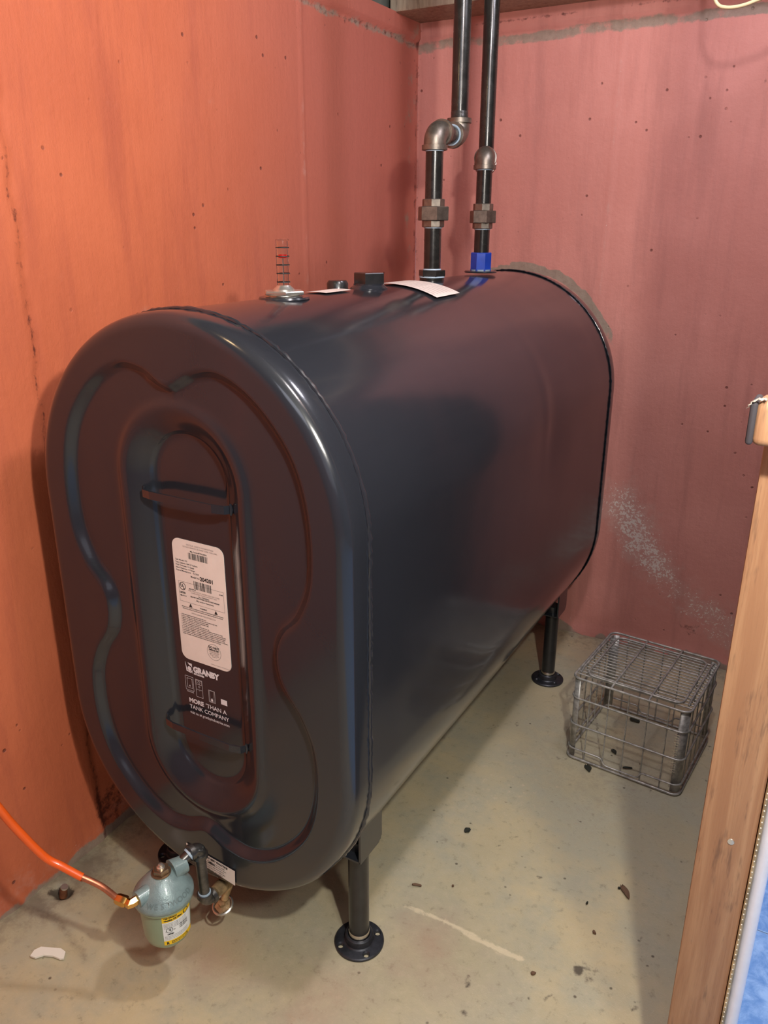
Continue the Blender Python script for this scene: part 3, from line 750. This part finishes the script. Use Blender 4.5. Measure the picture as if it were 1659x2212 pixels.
# stamp on the front leg and raised flange letters
lm = join('stamp', [(tx, Matrix.Translation((LX-.0065, LY-.0218, .110)) @ Matrix.Rotation(PI/2, 4, 'X'))])

# ------------------------------------------------------------------ threaded pipes on the tank top
def hexa(mb, r, z0, z1, x=0, y=0, rot=0, n=6, bev=.0015):
    M_ = Matrix.Translation((x, y, 0)) @ Matrix.Rotation(rot, 4, 'Z')
    return mb.lathe([(r-bev, z0), (r, z0+bev), (r, z1-bev), (r-bev, z1)], M_, n)
def ell(mb, c, d0, d1, r=.0262, arm=.040, n=24):
    """90 degree elbow: opening directions d0 (towards first pipe) and d1"""
    c = Vector(c); d0 = Vector(d0); d1 = Vector(d1); pts = []; rad = .026
    a = c+d0*arm; b = c+d1*arm
    pts.append(a); pts.append(c+d0*rad)
    cc = c+d0*rad+d1*rad
    for i in range(1, 10):
        t = PI/2*i/10; pts.append(cc-d1*rad*math.cos(t)-d0*rad*math.sin(t))
    pts.append(c+d1*rad); pts.append(b)
    mb.tube(pts, r, n)
    for d in (d0, d1):
        e = c+d*arm; mb.tube([e-d*.0105, e-d*.010, e+d*.0005, e+d*.001], .031, n, rs=[.0285, .0305, .0305, .029])
    return mb
def pipe_thing(name, label, x, y, z_base, union, z_el, off, ztop, coupling, group=None):
    t = thing(name, label, 'pipe', (x, y, z_base))
    def put(nm, mb, m, par=t, lab=None):
        me = mb.mesh(nm, True, 30); me.transform(Matrix.Translation((-x, -y, -z_base)))
        o = link(nm, me, m, par);
        if lab: o['label'] = lab
        return o
    R1 = .0211; ez = z_el
    def tb(z0, z1, px=x, py=y, r=R1): return MB().lathe([(r, z0), (r, z1)], Matrix.Translation((px, py, 0)), 32)
    u0, u1, u2, u3 = union
    zb = z_base+.016 if coupling == 'bush' else z_base+.050
    put('lower_pipe', tb(zb-.004, u0+.003), M_PIPE)
    put('upper_pipe', tb(u3-.003, ez-.036), M_PIPE)
    mb = MB(); hexa(mb, .0275, u0, u1, x, y, .3, 8); put('union_body', mb, M_CAST); mb = MB(); hexa(mb, .0275, u2, u3, x, y, .3, 8); put('union_body', mb, M_CAST)
    mb = MB(); hexa(mb, .0385 if coupling == 'bush' else .0365, u1-.001, u2+.001, x, y, .18, 6); put('union_nut', mb, M_CAST)
    c = (x, y, ez)
    d = Vector(off); ln = d.length; dn = d.normalized()
    mb = MB(); ell(mb, c, (0, 0, -1), tuple(dn)); put('elbow', mb, M_CAST)
    c2 = Vector(c)+d; ln = d.length; dn = d.normalized()
    mb = MB(); ell(mb, tuple(c2), tuple(-dn), (0, 0, 1)); put('elbow', mb, M_CAST)
    mb = MB(); mb.tube([Vector(c)+dn*.036, c2-dn*.036], R1, 28); put('close_nipple', mb, M_PIPE)
    # sealant rings
    V0 = Matrix.Translation((x, y, 0))
    if coupling == 'bush': mb = MB(); mb.tube([c2-dn*.0435, c2-dn*.0415], .0245, 28); put('sealant', mb, M_TAPE)
    rings = [[(.0222, ez-.0435), (.0222, ez-.0405)], [(.0225, u0-.0022), (.0225, u0-.0)]]
    if coupling == 'bush': rings += [[(.0235, zb-.001), (.0215, zb+.0035)], [(.0315, z_base-.002), (.0315, z_base+.0015)]]
    for q in rings:
        mb = MB(); mb.lathe(q, V0, 28); put('sealant', mb, M_TAPE)
    px, py = x+off[0], y+off[1]
    mb = tb(ez+off[2]+.036, ztop, px, py)
    put('riser_pipe', mb, M_PIPE)
    mb = MB()
    for k in range(5): e2 = ez+off[2]; mb.lathe([(.0212, e2+.0425+k*.0028), (.0217, e2+.0435+k*.0028), (.0212, e2+.0447+k*.0028)], Matrix.Translation((px, py, 0)), 28, False)
    put('pipe_thread', mb, M_GALV)
    mb = MB()
    if coupling == 'bush':
        hexa(mb, .0335, z_base+.001, z_base+.0165, x, y, .25, 6); mb.lathe([(.031, z_base-.012), (.031, z_base+.001)], Matrix.Translation((x, y, 0)), 28)
        put('hex_bushing', mb, M_PIPE)
    else:
        mb.lathe([(.0300, z_base), (.0305, z_base+.002), (.0305, z_base+.046), (.0290, z_base+.048), (.0222, z_base+.048)], Matrix.Translation((x, y, 0)), 8)
        o = put('coupling', mb, M_BLUE, lab='bright blue octagonal coupling')
        mb = MB(); mb.lathe([(.044, z_base-.006), (.046, z_base-.004), (.044, z_base-.001), (.02, z_base)], Matrix.Translation((x, y, 0)), 36); put('washer', mb, M_TANK)
        mb = MB(); mb.lathe([(.0285, z_base-.001), (.0300, z_base+.003)], Matrix.Translation((x, y, 0)), 28, False); put('sealant', mb, M_TAPE)
    # casting marks
    return t
P1 = pipe_thing('fill_pipe', 'front black iron riser with two offset elbows and a hex bushing at the tank', 0, .943, 1.300, (1.4165, 1.433, 1.463, 1.481), 1.630, (0, .134, 0), 2.33, 'bush')
P2 = pipe_thing('vent_pipe', 'rear black iron riser standing in a blue coupling near the back wall', 0, 1.248, 1.302, (1.412, 1.428, 1.458, 1.477), 1.604, (-.040, .098, -.034), 2.33, 'blue')

# gauge
g = thing('tank_gauge', 'clear tube level gauge with a red float in a silver nut', 'gauge', (0, .326, 1.2935))
link('gasket', MB().lathe([(.046, -.004), (.048, -.002), (.046, .0015), (.02, .002)], n=40).mesh('gasket'), M_TANK, g)
link('thread', MB().lathe([(.034, .000), (.036, .002), (.034, .004), (.036, .0055)], n=40).mesh('thread'), M_STEEL, g)
mb = MB(); hexa(mb, .0405, .0055, .0125, n=6, rot=.2, bev=.002); link('hex_nut', mb.mesh('hex_nut', True, 20), M_SILVER, g)
link('cap_base', MB().lathe([(.020, .0125), (.020, .015), (.014, .020), (.0125, .022)], n=32).mesh('cap_base'), M_SILVER, g)
link('tube', MB().lathe([(.0122, .016), (.0118, .100), (.0110, .103), (.0096, .1035), (.0096, .016)], n=32, cap=False).mesh('tube'), M_GLASS, g)
link('tube_cap', MB().lathe([(.0120, .1005), (.0122, .103), (.0100, .1042), (.0005, .1044)], n=32).mesh('tube_cap'), M_GLASS, g)
for k in range(5):
    z = .027+k*.0152
    link('graduation', MB().lathe([(.0124, z), (.0127, z+.0004), (.0127, z+.0012), (.0124, z+.0016)], n=32, cap=False).mesh('graduation'), M_INK, g)
link('float', MB().lathe([(.0005, .070), (.0075, .0705), (.0082, .0735), (.0075, .0765), (.0005, .077)], n=24).mesh('float'), M_RED, g)
link('float_rod', MB().lathe([(.0012, .014), (.0012, .071)], n=8).mesh('float_rod'), M_SILVER, g)
# plug
pg = thing('tank_plug', 'black square-headed plug between the gauge and the front riser', 'plug', (0, .636, 1.290))
link('collar', MB().lathe([(.041, -.006), (.041, .002), (.036, .006), (.034, .008), (.034, .011), (.020, .012)], n=40).mesh('collar'), M_TANK, pg)
mb = MB(); hexa(mb, .0335, .010, .034, n=4, rot=.30, bev=.0015); link('square_head', mb.mesh('square_head', True, 20), M_LEG, pg)
pc = link('bung', MB().lathe([(.024, -.004), (.024, .020), (.020, .026), (.0005, .027)], Matrix.Translation((-.075, .625, 1.2795)), 32).mesh('bung'), M_LEG, tank)
link('bung_ring', MB().lathe([(.026, -.006), (.027, .000), (.024, .003)], Matrix.Translation((-.075, .625, 1.2795)), 32).mesh('bung_ring'), M_TANK, pc)

# ------------------------------------------------------------------ outlet, filter, oil line
ov = thing('outlet_pipe', 'grey steel riser with two elbows coming off the valve under the tank', 'pipe', (.018, -.035, .165))
def rel(mb, o, nm, m, par=None, ang=35):
    me = mb.mesh(nm, True, ang); me.transform(Matrix.Translation(-o.location)); return link(nm, me, m, par or o)
def small_ell(c, d0, d1, r=.0125, arm=.0215):
    mb = MB(); c = Vector(c); d0 = Vector(d0).normalized(); d1 = Vector(d1).normalized(); rad = .013; pts = [c+d0*arm, c+d0*rad]; cc = c+d0*rad+d1*rad
    for i in range(1, 8):
        t = PI/2*i/8; pts.append(cc-d1*rad*math.cos(t)-d0*rad*math.sin(t))
    pts += [c+d1*rad, c+d1*arm]; mb.tube(pts, r, 20)
    for d in (d0, d1): e = c+d*arm; mb.tube([e-d*.0085, e-d*.008, e+d*.0005, e+d*.001], r, 20, rs=[r+.0005, r+.003, r+.003, r+.001])
    return mb
UP = (.017, -.035, .298); LO = (.020, -.035, .166)
rel(small_ell(UP, (0, 0, -1), (-.28, -1, 0)), ov, 'elbow', M_GALV)
rel(small_ell(LO, (0, 0, 1), (.15, 1, .12)), ov, 'elbow', M_GALV)
rel(MB().tube([(UP[0], UP[1], UP[2]-.018), (LO[0], LO[1], LO[2]+.018)], .0105, 20), ov, 'riser_nipple', M_GALV)
rel(MB().tube([Vector(LO)+Vector((0, 0, .0215)), Vector(LO)+Vector((0, 0, .0255))], .0125, 20), ov, 'sealant', M_TAPE)
FC = Vector((-.007, -.112, 0))
dn = (Vector((FC.x, FC.y, 0))-Vector((UP[0], UP[1], 0))).normalized()
pa = Vector(UP)+dn*.016; pb = Vector((FC.x, FC.y, 0))-dn*.040; pb.z = .288
rel(MB().tube([pa, pb], .0098, 18), ov, 'filter_nipple', M_GALV)
dd = (pb-pa).normalized()
rel(MB().tube([pa+dd*.005, pa+dd*.009], .0128, 20), ov, 'sealant', M_TAPE)
# valve under the tank
vl = thing('tank_valve', 'rusty brass shut-off valve with a round handle under the tank', 'valve', (.012, .045, .135))
v = MB(); v.tube([(.022, -.012, .168), (.019, .012, .163), (.014, .040, .152)], .012, 16, rs=[.0125, .0145, .0135]); rel(v, vl, 'inlet_hub', M_OLDBRASS)
v = MB(); v.tube([(.012, .045, .177), (.012, .045, .165), (.012, .045, .145), (.012, .043, .138)], .015, 16, rs=[.0125, .016, .0165, .010]); rel(v, vl, 'body', M_RUST)
v = MB(); v.tube([(.012, .043, .148), (.010, .036, .125), (.008, .030, .108)], .007, 12, rs=[.0125, .0085, .0075]); rel(v, vl, 'bonnet', M_OLDBRASS)
v = MB(); v.lathe([(.0205, 0), (.0225, .0015), (.0225, .0045), (.0200, .006), (.0185, .0045), (.0190, .0015)], Matrix.Translation((.007, .026, .094)) @ Matrix.Rotation(.35, 4, 'X'), 28, False)
hw = rel(v, vl, 'hand_wheel', M_SILVER)
v = MB(); v.lathe([(.0005, 0), (.017, .001), (.018, .003), (.008, .006), (.007, .012), (.0005, .013)], Matrix.Translation((.007, .026, .094)) @ Matrix.Rotation(.35, 4, 'X'), 5); rel(v, vl, 'wheel_hub', M_OLDBRASS)

# filter
ft = thing('oil_filter', 'sage green canister oil filter with a yellow label and bolt on top', 'filter', (FC.x, FC.y, .133))
fz = lambda z: z-.133
link('bowl', MB().lathe([(.0005, fz(.133)), (.018, fz(.134)), (.031, fz(.139)), (.040, fz(.150)), (.0435, fz(.163)), (.0455, fz(.200)), (.0465, fz(.232)), (.0530, fz(.234)), (.0535, fz(.238)), (.048, fz(.2395))], n=56).mesh('bowl', True, 50), M_BOWL, ft)
hd = MB(); hd.lathe([(.0545, fz(.2395)), (.0560, fz(.242)), (.0558, fz(.248)), (.0535, fz(.253)), (.0345, fz(.2755)), (.022, fz(.2850)), (.015, fz(.290)), (.0005, fz(.2905))], n=56)
din = -dn                                              # inlet side, towards the tank
dout = Vector((-.25, -1, 0)).normalized()
def boss(mb, d, z, r, l0, l1): mb.tube([Vector((0, 0, fz(z)))+d*l0, Vector((0, 0, fz(z)))+d*(l0+(l1-l0)*.7), Vector((0, 0, fz(z)))+d*l1], r, 22, rs=[r*1.25, r*1.05, r])
boss(hd, din, .2805, .0170, .020, .048); boss(hd, dout, .263, .0150, .012, .053)
link('filter_head', hd.mesh('filter_head', True, 50), M_HEAD, ft)
gk = link('gasket', MB().lathe([(.0538, fz(.2385)), (.0542, fz(.2392)), (.0538, fz(.2400))], n=56, cap=False).mesh('gasket'), M_INK, ft)
bt = MB(); bt.lathe([(.018, fz(.2895)), (.018, fz(.2915)), (.012, fz(.2920))], n=28); hexa(bt, .0155, fz(.2915), fz(.3010), rot=.3, bev=.0012)
bo = link('cap_bolt', bt.mesh('cap_bolt', True, 25), simple('bronze_bolt', (.36, .26, .17), .3, .9), ft)
link('bleed_screw', MB().lathe([(.0075, fz(.3010)), (.0075, fz(.3035)), (.0045, fz(.3045)), (.0045, fz(.3085)), (.0005, fz(.3095))], n=18).mesh('bleed_screw'), M_SILVER, ft)
# raised lettering round the head
def arc_text(s, R_, z, a0, da, size, tilt, off=.0003, ex=.0008):
    out = []
    for i, ch in enumerate(s):
        if ch == ' ': continue
        me = text_mesh(ch, size, off, 1, 'CENTER'); a = a0+i*da
        M_ = Matrix.Translation((R_*math.cos(a), R_*math.sin(a), z)) @ Matrix.Rotation(a+PI/2, 4, 'Z') @ Matrix.Rotation(PI/2-tilt, 4, 'X')
        out.append((me, M_))
    return out
def thick(me, d):
    bm = bmesh.new(); bm.from_mesh(me); r = bmesh.ops.extrude_face_region(bm, geom=bm.faces[:]); nrm = None
    bm.normal_update()
    bm.to_mesh(me); bm.free(); return me
aw = math.atan2(-.9269-FC.y, .9341-FC.x)
wm = join('raised_letters', arc_text('WESTWOOD', .0533, fz(.2545), aw-.55, .225, .0135, .70))
tl = link('raised_letters', wm, simple('worn_raised_letters', lin(100, 116, 116), .4), ft)
# wrap label on the bowl
def cyl_patch(name, a0, a1, z0, z1, mat, par, r=.0466, n=16, taper=.0):
    P = np.zeros((n, 2, 3))
    for i in range(n):
        a = a0+(a1-a0)*i/(n-1)
        for j, z in enumerate((z0, z1)):
            rr = (.0437+(z-.163)/(.232-.163)*.0029)+.0006+r; P[i, j] = (rr*math.cos(a), rr*math.sin(a), fz(z))
    return link(name, grid_mesh(name, P), mat, par)
A0, A1 = aw-.20, aw+1.20
lb = cyl_patch('paper_label', A0, A1, .160, .229, simple('filter_label_paper', lin(232, 234, 232), .5), ft, 0)
cyl_patch('yellow_band', A0, A1, .215, .229, M_YELLOW, lb, .0003); cyl_patch('yellow_band', A0, A1, .160, .170, M_YELLOW, lb, .0003)
def cyl_text(s, a, z, size, bold=0, sx=1, r=.0007, align='LEFT'):
    me = text_mesh(s, size, bold, sx, align, 2)
    rr0 = (.0437+(z-.163)/(.232-.163)*.0029)+.0006+r
    for v_ in me.vertices:
        an = a+v_.co.x/rr0; zz = z+v_.co.y; v_.co = (rr0*math.cos(an), rr0*math.sin(an), fz(zz))
    return (me, Matrix())
ct = [cyl_text('High Efficiency', A0+.08, .2240, .0042, .0002), cyl_text('Heating Oil Filter', A0+.08, .2180, .0050, .0003), cyl_text('U', A0+.235, .1950, .0052, .0003), cyl_text('L', A0+.275, .1930, .0050, .0003), cyl_text('LISTED', A0+.17, .1845, .0038, .0003),
      cyl_text('c', A0+.10, .1925, .0038, .0001), cyl_text('us', A0+.42, .1935, .0038, .0001), cyl_text('R', A0+.10, .1617, .0080, .0004), cyl_text('Replacement Cartridge', A0+.30, .1655, .0038, .0001), cyl_text('Made for No. 2 fuel oil only', A0+.30, .1618, .0032, .0001)]
for i in range(4): ct.append(cyl_text('Change the filter cartridge once a year and', A0+.05, .2105-i*.0034, .0026))
for i in range(3): ct.append(cyl_text('drain water from the bowl before the season', A0+.05, .1800-i*.0034, .0026))
for i in range(3): ct.append(cyl_text('1-800 SERVICE', A0+.66, .1985-i*.0040, .0032, .0001))
rg = flat(ringp(0, 0, .0062, .0008, 28))
rr0 = .0455
for v_ in rg.vertices:
    an = A0+.265+v_.co.x/rr0; zz = .1955+v_.co.y; q = (.0437+(zz-.163)/.069*.0029)+.0013; v_.co = (q*math.cos(an), q*math.sin(an), fz(zz))
ct.append((rg, Matrix()))
rg = flat(ringp(0, 0, .0065, .0016, 28))
for v_ in rg.vertices:
    an = A0+1.02+v_.co.x/rr0; zz = .2215+v_.co.y*.9; q = (.0437+(zz-.163)/.069*.0029)+.0016; v_.co = (q*math.cos(an), q*math.sin(an), fz(zz))
ct.append((rg, Matrix()))
link('label_print', join('filter_print', ct), M_INK, lb)
# brass outlet fitting and the oil line
ol = thing('oil_line', 'orange sleeved copper oil line running off to the left of the filter', 'tube', (-.035, -.19, .27))
ob = FC+dout*.051+Vector((0, 0, .263))
b2 = ob+dout*.016
p3 = b2+Vector((-.030, -.004, .004))
rel(MB().tube([ob-dout*.003, ob+dout*.001], .0125, 18), ol, 'sealant', M_TAPE)
v = MB(); v.tube([ob, ob+dout*.012, b2, b2+Vector((-.010, 0, .001))], .0088, 6, rs=[.0088, .0088, .0088, .0075]); rel(v, ol, 'brass_elbow', M_BRASS, None, 25)
v = MB(); v.tube([b2+Vector((-.008, 0, .001)), b2+Vector((-.012, -.001, .0015)), b2+Vector((-.026, -.004, .003)), b2+Vector((-.030, -.005, .004))], .0105, 6, rs=[.0095, .0108, .0098, .0078]); rel(v, ol, 'flare_nut', M_BRASS, None, 25)
def spline(pts, n=10):
    P = [Vector(p) for p in pts]; P = [P[0]*2-P[1]]+P+[P[-1]*2-P[-2]]; out = []
    for i in range(1, len(P)-2):
        for j in range(n):
            t = j/n; p0, p1, p2, p3_ = P[i-1:i+3]
            out.append(.5*((2*p1)+(-p0+p2)*t+(2*p0-5*p1+4*p2-p3_)*t*t+(-p0+3*p1-3*p2+p3_)*t**3))
    out.append(P[-2]); return out
e0 = b2+Vector((-.027, -.004, .003))
cu = spline([e0, (-.075, -.193, .293), (-.107, -.21, .315)], 8)
rel(MB().tube(cu, .0058, 14), ol, 'copper_tube', M_COPPER)
cu = spline([(-.103, -.208, .3125), (-.107, -.21, .315), (-.132, -.224, .336), (-.156, -.24, .361), (-.174, -.27, .437), (-.178, -.29, .492), (-.184, -.32, .583), (-.20, -.36, .72), (-.26, -.45, .95), (-.36, -.62, 1.30), (-.43, -.78, 1.75), (-.44, -.82, 2.34)], 8)
rel(MB().tube(cu, .0072, 14), ol, 'orange_sleeve', M_ORANGE)

# ------------------------------------------------------------------ wire crate, upside down
CW, CD, CH = .314, .314, .262
cr = thing('wire_crate', 'dull grey wire milk crate lying upside down by the back wall', 'crate', (.432, .992, .001), -.085)
def rloop(x0, x1, y0, y1, z, r=.022, n=6, dip=None):
    pts = []
    for cx, cy, a in ((x1-r, y1-r, 0), (x0+r, y1-r, PI/2), (x0+r, y0+r, PI), (x1-r, y0+r, 3*PI/2)):
        for i in range(n+1): pts.append((cx+r*math.cos(a+PI/2*i/n), cy+r*math.sin(a+PI/2*i/n), z))
    return pts
def rail(z, r, inset=0, dips=False, nm='rail'):
    pts = rloop(inset, CW-inset, inset, CD-inset, z)
    if dips:   # hand-hold dips in the front and back wires
        out = []
        for i, p in enumerate(pts):
            out.append(p); q = pts[(i+1) % len(pts)]
            if abs(p[1]-q[1]) < 1e-6 and abs(p[0]-q[0]) > .1:
                s = 1 if q[0] > p[0] else -1; c = (p[0]+q[0])/2
                for dx, dz in ((-.062, 0), (-.055, -.003), (-.048, -.016), (-.040, -.020), (.040, -.020), (.048, -.016), (.055, -.003), (.062, 0)):
                    out.append((c+s*dx, p[1], z+dz))
        pts = out
    me = MB().tube(pts, r, 8, True).mesh(nm, True, 60); return link(nm, me, M_WIRE, cr)
rail(.0045, .0036); rail(.034, .0026, 0, True); rail(.112, .0028); rail(.196, .0028); rail(CH-.004, .0034)
rail(CH-.001, .0030, .028)
VW = MB().tube([(0, 0, .004), (0, 0, CH-.004)], .0019, 8).mesh('wire', True, 60); VW.materials.append(M_WIRE)
for k in range(1, 6):
    x = CW*k/6
    for px, py in ((x, .0040), (x, CD-.0040), (.0040, x), (CW-.0040, x)): link('wire', VW, None, cr, (px, py, 0))
TW = MB().tube([(.0015, 0, 0), (CW-.0015, 0, 0)], .0019, 8).mesh('wire', True, 60); TW.materials.append(M_WIRE)
for k in range(17):
    link('wire', TW, None, cr, (0, .030+k*(CD-.06)/16, CH-.0065))
CB = MB().tube([(0, .001, .002), (0, .006, .005), (0, CD-.006, .005), (0, CD-.001, .002)], .0030, 8).mesh('cross_bar', True, 60); CB.materials.append(M_WIRE)
for x in (CW*.345, CW*.665): link('cross_bar', CB, None, cr, (x, 0, CH-.0055))
SB = MB().tube([(0, .030, .003), (0, .05, .010), (0, CD-.05, .010), (0, CD-.030, .003)], .0030, 8).mesh('side_bar', True, 60); SB.materials.append(M_WIRE)
for x in (.012, CW-.012): link('side_bar', SB, None, cr, (x, 0, CH-.004))
def post(sx_, sy_):
    mb = MB(); pts = []; n = 8; r = .017
    P = np.zeros((n+3, 2, 3))
    arc = [(r+.004, 0)]+[(r-r*math.sin(PI/2*i/n), r-r*math.cos(PI/2*i/n)) for i in range(n+1)]+[(0, r+.004)]
    P = np.array([[(x, y, .010) , (x, y, CH-.010)] for x, y in arc])
    P[..., 0] = P[..., 0]+.0032; P[..., 1] = P[..., 1]+.0032
    if sx_: P[..., 0] = CW-P[..., 0]
    if sy_: P[..., 1] = CD-P[..., 1]
    o = link('corner_strip', grid_mesh('corner_strip', P), M_WIRE, cr)
    md = o.modifiers.new('s', 'SOLIDIFY'); md.thickness = .0012; md.offset = 0
    return o
for a in (0, 1):
    for b_ in (0, 1): post(a, b_)
# embossed ladder marks on the right front strip
mb = MB()
for k in range(16): mb.box(CW-.030, CW-.018, .0022, .0032, .070+k*.0075, .0728+k*.0075)
link('embossed_marks', mb.mesh('embossed_marks', False), M_STEEL, cr)

# ------------------------------------------------------------------ litter and small finds
def leaf(x, y, l, wd, rot, m, label, curl=.004, cat='leaf', group=None, z=.003):
    P = np.zeros((9, 5, 3))
    for i in range(9):
        u = i/8; ww = wd*(math.sin(PI*min(1, u*.92+.06))**.7)
        for j in range(5):
            v_ = (j-2)/2; P[i, j] = ((u-.5)*l, v_*ww/2*(1+.15*math.sin(7*u+j)), curl*(v_*v_)+.3*curl*math.sin(u*PI)+.0005*math.sin(9*u+3*j))
    o = link('leaf', grid_mesh('leaf', P), m, None, (x, y, z), (0, 0, rot)); md = o.modifiers.new('s', 'SOLIDIFY'); md.thickness = .0006
    tag(o, label, cat, group); return o
def chip(name, x, y, s, rot, m, label, cat, seed, z=.003, h=.004):
    r = random.Random(seed); n = 7; poly = [(s*r.uniform(.45, 1)*math.cos(2*PI*i/n), s*.62*r.uniform(.45, 1)*math.sin(2*PI*i/n)) for i in range(n)]
    mb = MB().prism(poly, 0, h)
    o = link(name, mb.mesh(name, False), m, None, (x, y, z), (0, 0, rot)); tag(o, label, cat); return o
leaf(.705, .574, .040, .013, -.9, M_BROWNLEAF, 'long curled brown leaf between the crate and the stud', .004)
leaf(.288, .356, .022, .006, .3, M_BROWNLEAF, 'thin brown leaf right of the front leg', .003)
leaf(.316, .575, .018, .015, 1.1, M_LEAF, 'small round dark leaf right of the tank near mid floor', .003)
leaf(.505, .965, .030, .017, -1.0, M_LEAF, 'dark torn leaf at the front left foot of the crate', .003)
leaf(.562, 1.262, .032, .022, -.3, M_LEAF, 'black leaf under the crate, furthest towards the wall', .004)
leaf(.548, 1.075, .022, .012, -.8, M_LEAF, 'small black leaf in the middle of the floor under the crate', .003)
leaf(.60, 1.02, .026, .007, .4, M_LEAF, 'narrow black leaf just inside the front of the crate', .003)
chip('debris', .690, .578, .005, .3, M_LEAF, 'black crumb beside the long curled brown leaf', 'debris', 3)
chip('debris', .640, .500, .005, 1.3, M_LEAF, 'black crumb in front of the long curled leaf', 'debris', 4)
chip('debris', .676, .430, .006, 2.3, M_BROWNLEAF, 'hooked brown crumb nearest the foot of the stud', 'debris', 5)
chip('debris', .597, .270, .007, .6, M_BROWNLEAF, 'reddish brown crumb on the pale strip of floor', 'debris', 6)
chip('debris', .360, .395, .0045, .6, M_BROWNLEAF, 'tiny brown crumb right of the thin brown leaf', 'debris', 7)
# broken white plastic piece
poly = [(-.036, -.006), (-.033, .008), (-.022, .016), (.020, .012), (.032, .004), (.034, -.012), (.026, -.013), (.010, -.006), (-.010, -.004), (-.024, -.010), (-.030, -.008)]
o = link('plastic_scrap', MB().prism(poly, 0, .004).mesh('plastic_scrap', False), M_PLASTIC, None, (-.283, -.186, .004), (0, .03, .55)); tag(o, 'broken piece of white plastic on the floor at the lower left', 'scrap')
# stub of old pipe in the floor
sb = thing('pipe_stub', 'rusty stub of cut pipe in a hollow of the floor by the left wall', 'stub', (-.398, -.058, -.012))
link('stub_body', MB().tube([(0, 0, 0), (.002, .001, .018), (.006, .002, .028)], .009, 14, rs=[.009, .0085, .008]).mesh('stub_body'), M_RUST, sb)
link('stub_mouth', MB().tube([(.0055, .002, .0265), (.0068, .0022, .0300)], .007, 14, rs=[.0085, .0075]).mesh('stub_mouth'), M_SILVER, sb)
# loose cable loop hanging in the top right corner
lp = MB().tube(spline([(.49, 1.40, 2.33), (.50, 1.40, 2.0), (.515, 1.40, 1.932), (.545, 1.395, 1.912), (.60, 1.39, 1.916), (.66, 1.385, 1.945), (.72, 1.38, 2.05), (.74, 1.38, 2.33)], 10), .0042, 10)
tag(link('loose_cable', lp.mesh('loose_cable'), M_CABLE), 'loop of cream cable hanging down at the top right', 'cable')
# splinter hanging off the sill
o = chip('splinter', .30, 1.53, .02, .2, M_SILL, 'pale splinter hanging off the edge of the sill plank', 'splinter', 9, 2.035, .015)
